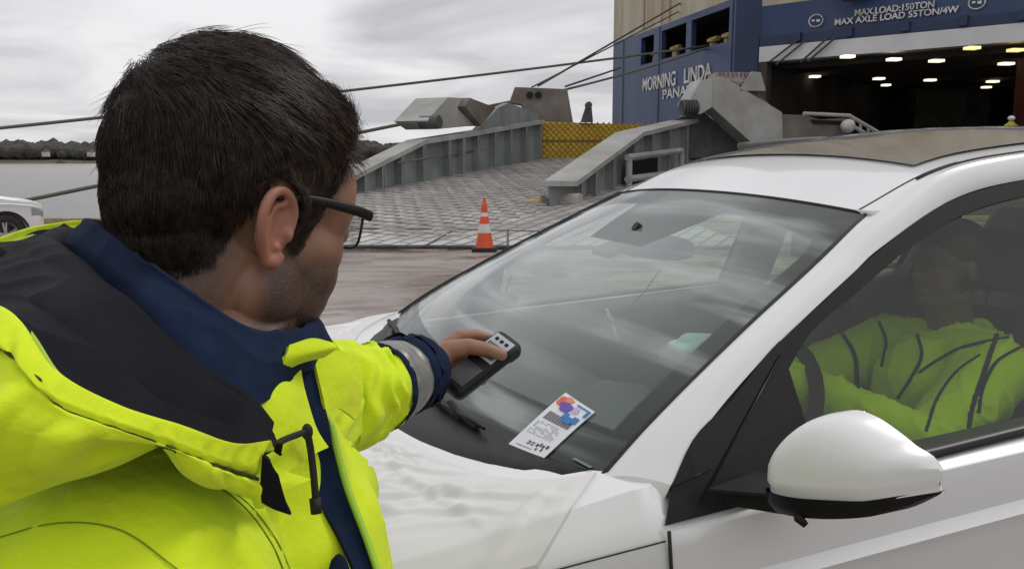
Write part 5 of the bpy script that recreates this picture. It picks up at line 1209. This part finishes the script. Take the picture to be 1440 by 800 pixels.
jc += jn*folds(jc, 20, .014, 6.0, (1, 1, .6))[:, None]; setco(jk, jc)
jacket = obj('jacket', jk, HIVIS, man, smooth=True, recalc=False)
# far (left) sleeve
def sleeve(path, radii, n, m, name, par, seed, amp, foldf, seg=64):
    P_ = cr(path, n); r_ = np.interp(np.linspace(0, 1, n), np.linspace(0, 1, len(radii)), radii); G = []
    pa = None
    for i in range(n):
        t_ = P_[min(i+1, n-1)]-P_[max(i-1, 0)]; t_ /= np.linalg.norm(t_)
        if pa is None: pa = np.cross(t_, A([0, 0, 1.]))
        pa = pa-t_*np.dot(pa, t_); pa /= np.linalg.norm(pa); b_ = np.cross(pa, t_)
        row = []
        for q_ in range(seg):
            th = 2*math.pi*q_/seg; s_ = i/(n-1)
            u_ = foldf*s_+.8*math.sin(th+seed)+1.6*ns((s_*2.5, math.cos(th), math.sin(th)), 1.2, seed)
            w__ = (1-.85*s_**5)*amp*(math.sin(u_*2*math.pi)*.5+.5)**1.8*(.35+.9*(ns((s_*4, math.cos(th), math.sin(th)), .9, seed+5)+.5))+amp*.5*ns((s_*9, 2*math.cos(th), 2*math.sin(th)), 1, seed+9)
            row.append(P_[i]+(pa*math.cos(th)+b_*math.sin(th))*(r_[i]+w__))
        G.append(row)
    mb = MB(); G = A(G); mb.grid(G, cu=True); return obj(name, mb, m, par, smooth=True), G
slp = [SHL+A([.0, 0, -.02]), V(380, 590, .95), V(445, 568, 1.03), V(490, 556, 1.06), V(521, 547, 1.092), V(527, 545, 1.10)]
so, SG = sleeve(slp, [.092, .086, .073, .064, .056, .053], 110, HIVIS, 'sleeve', jacket, 3, .010, 6.5)
sdir = V(600, 518, 1.22)-V(548, 537, 1.135); 
def band(p0_, p1_, r0, r1, m, name, seed, amp=.0025, ff=2., n=24): return sleeve([p0_, (p0_+p1_)/2, p1_], [r0, (r0+r1)/2, r1], n, m, name, jacket, seed, amp, ff)
band(V(523, 546.5, 1.095), V(534, 542, 1.115), .0580, .0556, NAVY, 'sleeve_trim', 5)
band(V(532, 543, 1.110), V(565, 530, 1.170), .0550, .0512, REFL, 'reflective_band', 6)
band(V(562, 531, 1.165), V(577, 525.5, 1.193), .0525, .0520, NAVY, 'sleeve_trim', 7, .003)
co, CG = band(V(574, 526, 1.190), V(596, 518, 1.230), .0535, .0445, NAVY, 'cuff', 8, .005, 2.)
mb = MB(); mb.grid(A([CG[-1], CG[-1]*.75+CG[-1].mean(axis=0)*.25, CG[-4]*.72+CG[-4].mean(axis=0)*.28]), cu=True); obj('cuff_hem', mb, NAVY, jacket, smooth=True)

# ---- collar
TT = [(424, 474, .655), (360, 472, .60), (298, 438, .575), (220, 384, .585), (154, 336, .635), (118, 312, .70), (190, 330, .765), (290, 375, .80), (390, 430, .785), (450, 460, .725)]
OO = [(432, 520, .655), (352, 572, .570), (286, 530, .540), (205, 455, .552), (135, 392, .615), (100, 345, .70), (180, 362, .80), (290, 410, .84), (400, 475, .82), (458, 505, .74)]
Tp, Op = A([V(*p) for p in TT]), A([V(*p) for p in OO]); nc = Tp.mean(axis=0)
def towards(P_, k_): c_ = P_.mean(axis=0); return P_+(c_-P_)/np.linalg.norm(c_-P_, axis=1, keepdims=True)*k_
inb = towards(Tp, .012)+A([0, 0, -.045]); int_ = towards(Tp, .008)+A([0, 0, -.002]); tp_ = towards(Tp, .003)+A([0, 0, .003]); ot = towards(Tp, -.002)+A([0, 0, -.003])
mid_ = (Tp+Op)/2+(Tp-towards(Tp, .004)); G = net([inb, int_, tp_, ot, mid_, Op], 200, 60, cu=True)
d_ = nfield(G, 14, 31, (1, 1, .6))*.006+.0025*np.maximum(ridge(nfield(G, 22, 32)), 0)**3; G = G+gnormals(G)*d_[..., None]
mb = MB(); mb.grid(G, cu=True); obj('collar', mb, NAVY, jacket, smooth=True)
mb = MB(); Gs = cr(towards(Tp, -.003)+A([0, 0, -.010]), 160, True); mb.tube(list(Gs)+[Gs[0]], .0012, seg=5, cap=False); obj('collar_stitch', mb, BLACKC, jacket)

# ---- hood lying open on the back: black quilted lining, hi-vis shell
inn = [(372, 606, .560), (350, 570, .560), (302, 532, .543), (240, 480, .540), (190, 430, .555), (140, 388, .61), (106, 350, .68), (104, 343, .715), (112, 342, .75), (150, 346, .79), (200, 362, .81), (290, 402, .84), (400, 468, .82), (452, 500, .75)]
midp = [(385, 640, .535), (330, 598, .525), (282, 572, .500), (205, 520, .478), (125, 455, .478), (50, 408, .515), (-10, 385, .60), (15, 368, .67), (50, 355, .73), (95, 342, .80), (160, 350, .85), (260, 392, .90), (390, 465, .88), (462, 505, .78)]
rim = [(379, 646, .498), (330, 634, .478), (262, 603, .452), (170, 578, .430), (82, 528, .415), (8, 456, .430), (-125, 420, .47), (-75, 375, .62), (2, 352, .74), (62, 328, .82), (140, 330, .90), (260, 378, .96), (390, 450, .94), (470, 498, .82)]
IN_, MD, RM = [A([V(*p) for p in q_]) for q_ in (inn, midp, rim)]
q13 = IN_*.62+MD*.38+A([0, 0, .008]); q23 = MD*.5+RM*.5+A([0, 0, -.004])
G = net([IN_+A([0, 0, -.01]), q13, MD+A([0, 0, -.004]), q23, RM], 260, 80)
uu = np.linspace(0, 1, 260)[None, :]; vv = np.linspace(0, 1, 80)[:, None]
quilt = .0045*np.abs(np.sin(vv*math.pi*3.2+.5*np.sin(uu*9)))**.6; f_ = nfield(G, 9, 41, (1, 1, 1)); pk = .006*np.maximum(ridge(nfield(G, 16, 43)), 0)**2*np.clip((vv-.1)*1.5, 0, 1)
G = G+gnormals(G)*(quilt*.9+.010*f_+pk)[..., None]*(-1 if gnormals(G)[40, 130][2] < 0 else 1)
Rm_line = G[-1].copy(); mb = MB(); mb.grid(G); hoodl = obj('hood_lining', mb, BLACKF, jacket, smooth=True)
# shell: rim hem, stitch line, outer side down to the seam, tucked under
def shell_pts(lst): return A([V(*p) for p in lst])
hem = shell_pts([(374, 690, .495), (322, 668, .472), (262, 640, .444), (166, 606, .418), (72, 575, .400), (-10, 512, .408), (-170, 470, .44), (-110, 410, .60), (-20, 372, .735), (50, 350, .835), (140, 350, .92), (262, 398, .98), (392, 470, .96), (476, 515, .83)])
sideo = shell_pts([(370, 706, .498), (316, 688, .476), (240, 640, .444), (135, 630, .412), (20, 620, .392), (-80, 580, .395), (-230, 520, .43), (-140, 440, .58), (-30, 400, .74), (45, 380, .845), (140, 380, .94), (262, 430, .99), (392, 500, .97), (476, 540, .84)])
seam_ = shell_pts([(366, 704, .512), (306, 684, .490), (235, 634, .462), (140, 650, .432), (20, 700, .412), (-80, 700, .41), (-230, 600, .45), (-140, 520, .58), (-20, 460, .74), (60, 440, .84), (150, 440, .93), (270, 480, .97), (392, 530, .94), (470, 560, .84)])
tuck = seam_+A([.02, .045, -.004])
rmn = cr(RM, 14)
RMf = A([Rm_line[int(round(i*259/13))] for i in range(14)])
G2 = net([RMf+A([0, .002, -.004]), RMf+A([-.0, -.004, .004]), (RMf+hem)/2+A([-.003, -.006, .004]), hem, sideo, seam_, tuck], 300, 100)
wv2 = np.linspace(0, 1, 100)[:, None]; nfx = nfield(G2, 26, 51, (1, 1, .5)); nf2 = nfield(G2, 7, 52)
hemz = np.exp(-((wv2-.42)/.035)**2); u2 = np.linspace(0, 1, 300)[None, :]; n1d = nfield(G2*A([1, 1, .3]), 8, 51); nf2 = nfield(G2, 6, 52)
puck = np.sin(2*math.pi*(u2*40+2.2*n1d))*.5+.5*np.sin(2*math.pi*(u2*23+3*n1d+.3)); env = np.exp(-((wv2-.40)/.13)**2)*np.clip(nf2*2.5+.75, .15, 1.4)
fold_ = np.clip(np.sin(2*math.pi*(u2*9+1.8*nf2+.6*wv2)), -.2, 1)**1; env2 = np.clip((wv2-.42)*5, 0, 1)*np.clip((.97-wv2)*6, 0, 1)
d2 = .0030*puck*env-.0055*hemz+.0060*fold_*env2+.016*nf2*env2+.0025*nfield(G2, 30, 56)*env2
nrm = gnormals(G2); nrm *= (1 if np.dot(nrm[60, 60], CAM-G2[60, 60]) > 0 else -1)
G2[2:] += (nrm*d2[..., None])[2:]; G2[0] = Rm_line[np.linspace(0, 259, 300).round().astype(int)]+A([0, .001, -.002])
mb = MB(); mb.grid(G2); hood = obj('hood', mb, HIVIS, jacket, smooth=True)
mb = MB(); mb.tube(list(G2[42]+nrm[42]*.0016), .0012, seg=5); obj('hood_stitch', mb, mat('dark_thread', (.035, .05, .008), .8), hood)
mb = MB(); mb.tube(list(G2[1]+nrm[1]*.001), .0016, seg=6); obj('hood_piping', mb, mat('piping', (.40, .55, .05), .5), hood, smooth=True)
def pnet(name, rows, m, par, th=.003, amp=.002, seed=60, n=(40, 40), sc_=20):
    G = net([[V(*p) for p in r_] for r_ in rows], *n); G = G+gnormals(G)*(amp*nfield(G, sc_, seed))[..., None]; N_ = gnormals(G); N_ *= (1 if np.dot(N_[0, 0], CAM-G[0, 0]) > 0 else -1)
    mb = MB(); mb.grid(G); B_ = G-N_*th; mb.grid(B_, flip=True)
    e0 = np.concatenate([G[0], G[1:, -1], G[-1, -2::-1], G[-2:0:-1, 0]]); e1__ = np.concatenate([B_[0], B_[1:, -1], B_[-1, -2::-1], B_[-2:0:-1, 0]]); mb.grid(A([e0, e1__]), cu=True)
    return obj(name, mb, m, par, smooth='auto')
# hanging end of the hood with its black inside
pnet('hood_end_lining', [[(368, 640, .488), (379, 650, .488), (392, 668, .490)], [(366, 680, .490), (384, 694, .490), (402, 706, .492)], [(368, 706, .492), (386, 716, .492), (409, 724, .494)]], BLACKF, hood, amp=.003)
# ---- front: collar flap, placket, cord
pnet('collar_flap', [[(408, 484, .618), (440, 475, .632), (468, 482, .652)], [(402, 502, .612), (438, 497, .626), (472, 490, .650)], [(392, 524, .612), (422, 513, .628), (456, 503, .650)]], HIVIS, jacket, .006, .003)
pnet('front_panel', [[(340, 575, .570), (390, 528, .612), (424, 514, .640)], [(352, 610, .568), (406, 566, .608), (432, 556, .635)], [(375, 650, .568), (424, 606, .612), (447, 600, .635)], [(388, 672, .575), (440, 640, .618), (464, 628, .640)]], HIVIS, jacket, .004, .004)
pnet('far_lapel', [[(440, 496, .672), (470, 492, .690), (500, 500, .72)], [(448, 530, .668), (480, 530, .690), (510, 545, .72)], [(456, 575, .668), (478, 575, .688), (500, 590, .71)]], HIVIS, jacket, .003, .003)
pnet('collar_facing', [[(420, 512, .660), (448, 504, .676)], [(430, 555, .660), (452, 552, .672)], [(444, 600, .660), (463, 596, .668)], [(452, 622, .662), (468, 628, .668)]], NAVY, jacket, .003, .001)
pnet('placket', [[(424, 600, .668), (462, 592, .680)], [(436, 650, .668), (474, 640, .680)], [(450, 705, .662), (488, 690, .675)], [(478, 755, .655), (510, 748, .668)], [(500, 805, .648), (528, 800, .660)], [(515, 860, .64), (545, 850, .65)]], NAVY, jacket, .004, .003, n=(20, 60))
mb = MB(); mb.tube(cr([V(464, 592, .677), V(476, 640, .676), V(490, 690, .671), V(512, 748, .664), V(530, 800, .656), V(547, 850, .646)], 40), .0028, seg=8); obj('placket_piping', mb, mat('piping_green', (.36, .60, .04), .5), jacket, smooth=True)
mb = MB(); mb.tube(cr([V(374, 634, .530), V(400, 618, .565), V(432, 606, .600)], 20), .0024, seg=8); mb.tube(cr([V(432, 606, .600), V(438, 640, .606), V(443, 690, .606), V(444, 716, .606)], 20), .0026, seg=8); mb.ell(V(432, 607, .598), (.0040, .0040, .006)); mb.tube([V(443, 700, .605), V(445, 722, .604)], [.0042, .004], seg=10); obj('drawcord', mb, BLACKC, jacket, smooth=True)
pnet('pocket_flap', [[(466, 786, .640), (476, 778, .640), (486, 784, .642)], [(462, 800, .637), (476, 797, .637), (492, 800, .64)], [(458, 830, .63), (476, 830, .63), (496, 830, .635)]], NAVY, jacket, .004, .001, n=(14, 14))
# sewn seams laid on the jacket surface
from mathutils.bvhtree import BVHTree as _B
def seams(meobj, pxs, r_, m, name, par, off=.001):
    me_ = meobj.data; M_ = wmat(meobj); bv = _B.FromPolygons([M_ @ v.co for v in me_.vertices], [tuple(p.vertices) for p in me_.polygons])
    P_ = []
    for x, y in cr(pxs, 36):
        d = ray(x, y); d = d/np.linalg.norm(d); h_ = bv.ray_cast(Vector(CAM), Vector(d))
        if h_[0] is not None: P_.append(A(h_[0])-d*off)
    if len(P_) > 3: mb = MB(); mb.tube(P_, r_, seg=6, flat=.6); return obj(name, mb, m, par, smooth=True)
THR = mat('seam_thread', (.16, .24, .01), .8)
seams(jacket, [(250, 655), (330, 700), (380, 760), (410, 830)], .0007, THR, 'seam', jacket)
seams(jacket, [(258, 655), (338, 698), (388, 757), (418, 826)], .0005, THR, 'seam', jacket)
seams(jacket, [(-20, 760), (80, 735), (170, 745), (250, 800)], .0005, THR, 'seam', jacket)
# trousers and boots
mb = MB(); mb.tube([HIP+A([0, 0, .06]), HIP+A([0, 0, -.08])], [.165, .16], seg=24, flat=.75, up=tl)
for s_ in (-1, 1):
    h0 = HIP+tl*s_*.09; k0 = A([h0[0]+.03, h0[1], .48]); f0 = A([h0[0]-.01, h0[1], .10]); mb.caps(h0, k0, .105, .080); mb.caps(k0, f0, .080, .068)
obj('trousers', remesh(mb, .014, 5), mat('navy_workwear', (.012, .016, .035), .85, bump=.4, bscale=300), man, smooth=True)
for s_ in (-1, 1):
    h0 = HIP+tl*s_*.09; f0 = A([h0[0]-.01, h0[1], .06]); mb = MB(); mb.caps(f0+A([-.03, 0, .06]), f0+A([-.02, 0, -.015]), .052, .045); mb.caps(f0+A([-.02, 0, -.015]), f0+tf*.17+A([0, 0, -.022]), .045, .038); obj('boot', remesh(mb, .008, 5), RUBBER, man, smooth=True)

# ---- handheld scanner
scn = thing('handheld_scanner', 'black handheld barcode scanner with grey keypad face held out over the bonnet', 'scanner', tuple(DC))
def rbx(name, la, lb, ln, off, m, par, bev, seg=4, oa=0, ob=0):
    bm = bmesh.new(); bmesh.ops.create_cube(bm, size=1); bmesh.ops.scale(bm, vec=(la, lb, ln), verts=bm.verts)
    bmesh.ops.bevel(bm, geom=list(bm.edges), offset=bev, segments=seg, profile=.5, affect='EDGES')
    M = Matrix([[da[i], db[i], dn[i], (DC+dn*off+da*oa+db*ob)[i]] for i in range(3)]+[[0, 0, 0, 1]]); bm.transform(M); me = bpy.data.meshes.new(name); bm.to_mesh(me); bm.free(); return obj(name, me, m, par, smooth='auto')
rbx('case', DLEN+.012, .050, .028, 0, BLACKPL, scn, .0125, 5); rbx('head_bumper', .036, .054, .031, 0, RUBBER, scn, .013, 5, oa=.052)
rbx('face_plate', .055, .038, .003, .0145, mat('face_grey', (.36, .38, .40), .35), scn, .0013, 2, oa=.030, ob=-.001)
rbx('screen', .030, .031, .002, .0165, mat('screen_dark', (.10, .11, .12), .12), scn, .0006, 1, oa=.022, ob=-.001)
for i in range(3): rbx('key', .006, .006, .002, .0165, BLACKPL, scn, .0008, 1, oa=.047, ob=-.011+.010*i)
rbx('keypad', .045, .036, .003, .0145, mat('keypad', (.03, .03, .032), .5), scn, .0013, 2, oa=-.036)

# ------------------------------------------------------------------ THE DRIVER
drv = thing('person', 'driver in hi-vis jacket sitting behind the wheel inside the near white car', 'person', tuple(Cw(1.14, .38, .60)))
C3 = lambda l, w_, z: Cw(l, w_, z)
mb = MB()
hd_ = C3(1.12, .40, 1.345); RD = np.column_stack([-EL, -EW, A([0, 0, 1])]); e = lambda c, r: mb.ell(hd_+RD@A(c), r, rot=RD)
e((-.006, 0, .035), (.092, .074, .080)); e((.035, 0, -.02), (.052, .056, .070)); e((.055, 0, -.075), (.030, .032, .022)); e((.10, 0, -.015), (.014, .010, .020)); e((.088, 0, -.052), (.010, .02, .008))
for s_ in (-1, 1): e((0, s_*.076, -.002), (.016, .007, .028)); e((.082, s_*.028, .02), (.012, .02, .008))
mb.tube([hd_+A([0, 0, -.05]), C3(1.16, .38, 1.20), C3(1.17, .38, 1.12)], [.055, .055, .07], seg=18)
mb.tube([C3(1.17, .38, 1.14), C3(1.18, .38, .95), C3(1.17, .38, .72)], [.13, .15, .16], seg=18, flat=.7, up=EW)
for s_, eb, hn_ in ((1, (.86, .62, .98), (.43, .40, 1.185)), (-1, (.85, .14, .98), (.46, .30, 1.15))):
    sh = C3(1.13, .38+s_*.18, 1.11); mb.caps(sh, C3(*eb), .05, .042); mb.caps(C3(*eb), C3(*hn_), .040, .028)
    h_ = C3(*hn_); fd = -EL*.9+A([0, 0, .25])
    mb.caps(h_, h_+fd*.06, .026, .022)
    for q_ in range(4): p_ = h_+fd*.065+EW*(-.026+.017*q_); mb.caps(p_, p_+fd*.03+A([0, 0, -.012]), .010, .009); mb.caps(p_+fd*.03+A([0, 0, -.012]), p_+fd*.03+A([0, 0, -.038]), .009, .0075)
    mb.caps(h_+fd*.02+EW*.022*-s_, h_+fd*.055+EW*.045*-s_+A([0, 0, -.01]), .012, .009)
    mb.caps(C3(1.17, .38+s_*.10, .70), C3(.72, .38+s_*.12, .78), .085, .06); mb.caps(C3(.72, .38+s_*.12, .78), C3(.52, .38+s_*.12, .50), .058, .045)
obj('body', remesh(mb, .0055, 5), mat('driver_skin', (.16, .085, .06), .5, var=.15, vscale=30), drv, smooth=True)
mb = MB(); mb.ell(hd_+RD@A([-.014, 0, .050]), (.094, .081, .078), rot=RD); mb.ell(hd_+RD@A([-.04, 0, .0]), (.064, .074, .07), rot=RD); obj('hair', remesh(mb, .006, 4), HAIRM, drv, smooth=True)
mb = MB()
mb.tube([C3(1.15, .38, 1.17), C3(1.15, .38, 1.09), C3(1.16, .38, .95), C3(1.16, .38, .74)], [.11, .19, .205, .20], seg=24, flat=.72, up=EW)
for s_, eb, hn_ in ((1, (.86, .62, .98), (.53, .43, 1.15)), (-1, (.85, .14, .98), (.54, .27, 1.12))):
    sh = C3(1.13, .38+s_*.17, 1.11); mb.caps(C3(1.14, .38+s_*.06, 1.12), sh, .08, .085); mb.caps(sh, C3(*eb), .085, .066); mb.caps(C3(*eb), C3(*hn_), .064, .045)
mb.tube([C3(1.17, .38, 1.13), C3(1.16, .38, 1.19)], [.11, .085], seg=20)
dj = remesh(mb, .007, 6); a_ = vcoords(dj); a_ += vnorms(dj)*folds(a_, 70, .012, 9, (1, 1, .7))[:, None]; setco(dj, a_)
dja = obj('jacket', dj, HIVIS, drv, smooth=True, recalc=False)
mb = MB(); mb.ell(C3(.425, .40, 1.185), (.032, .026, .030)); glv = mat('mint_glove', (.42, .62, .56), .7)
g_ = MB(); h_ = C3(.43, .40, 1.185); fd = -EL*.9+A([0, 0, .25]); g_.caps(h_+EL*.03, h_+fd*.062, .036, .030)
for q_ in range(4): p_ = h_+fd*.065+EW*(-.028+.018*q_); g_.caps(p_, p_+fd*.03+A([0, 0, -.012]), .0125, .0115)
obj('glove', remesh(g_, .004, 3), glv, drv, smooth=True)
for pts_, r_ in (([(1378, 498), (1345, 522), (1318, 560), (1302, 606)], .0035), ([(1402, 470), (1385, 520), (1368, 570), (1360, 612)], .0055), ([(1438, 486), (1402, 508), (1382, 545), (1376, 580)], .0045), ([(1292, 524), (1320, 505), (1360, 486), (1440, 470)], .005), ([(1184, 468), (1202, 500), (1206, 545)], .006), ([(1236, 452), (1246, 480), (1240, 515)], .005), ([(1290, 470), (1296, 500), (1282, 530), (1262, 560)], .004)):
    seams(dja, pts_, r_, NAVY, 'jacket_trim', dja, .002)
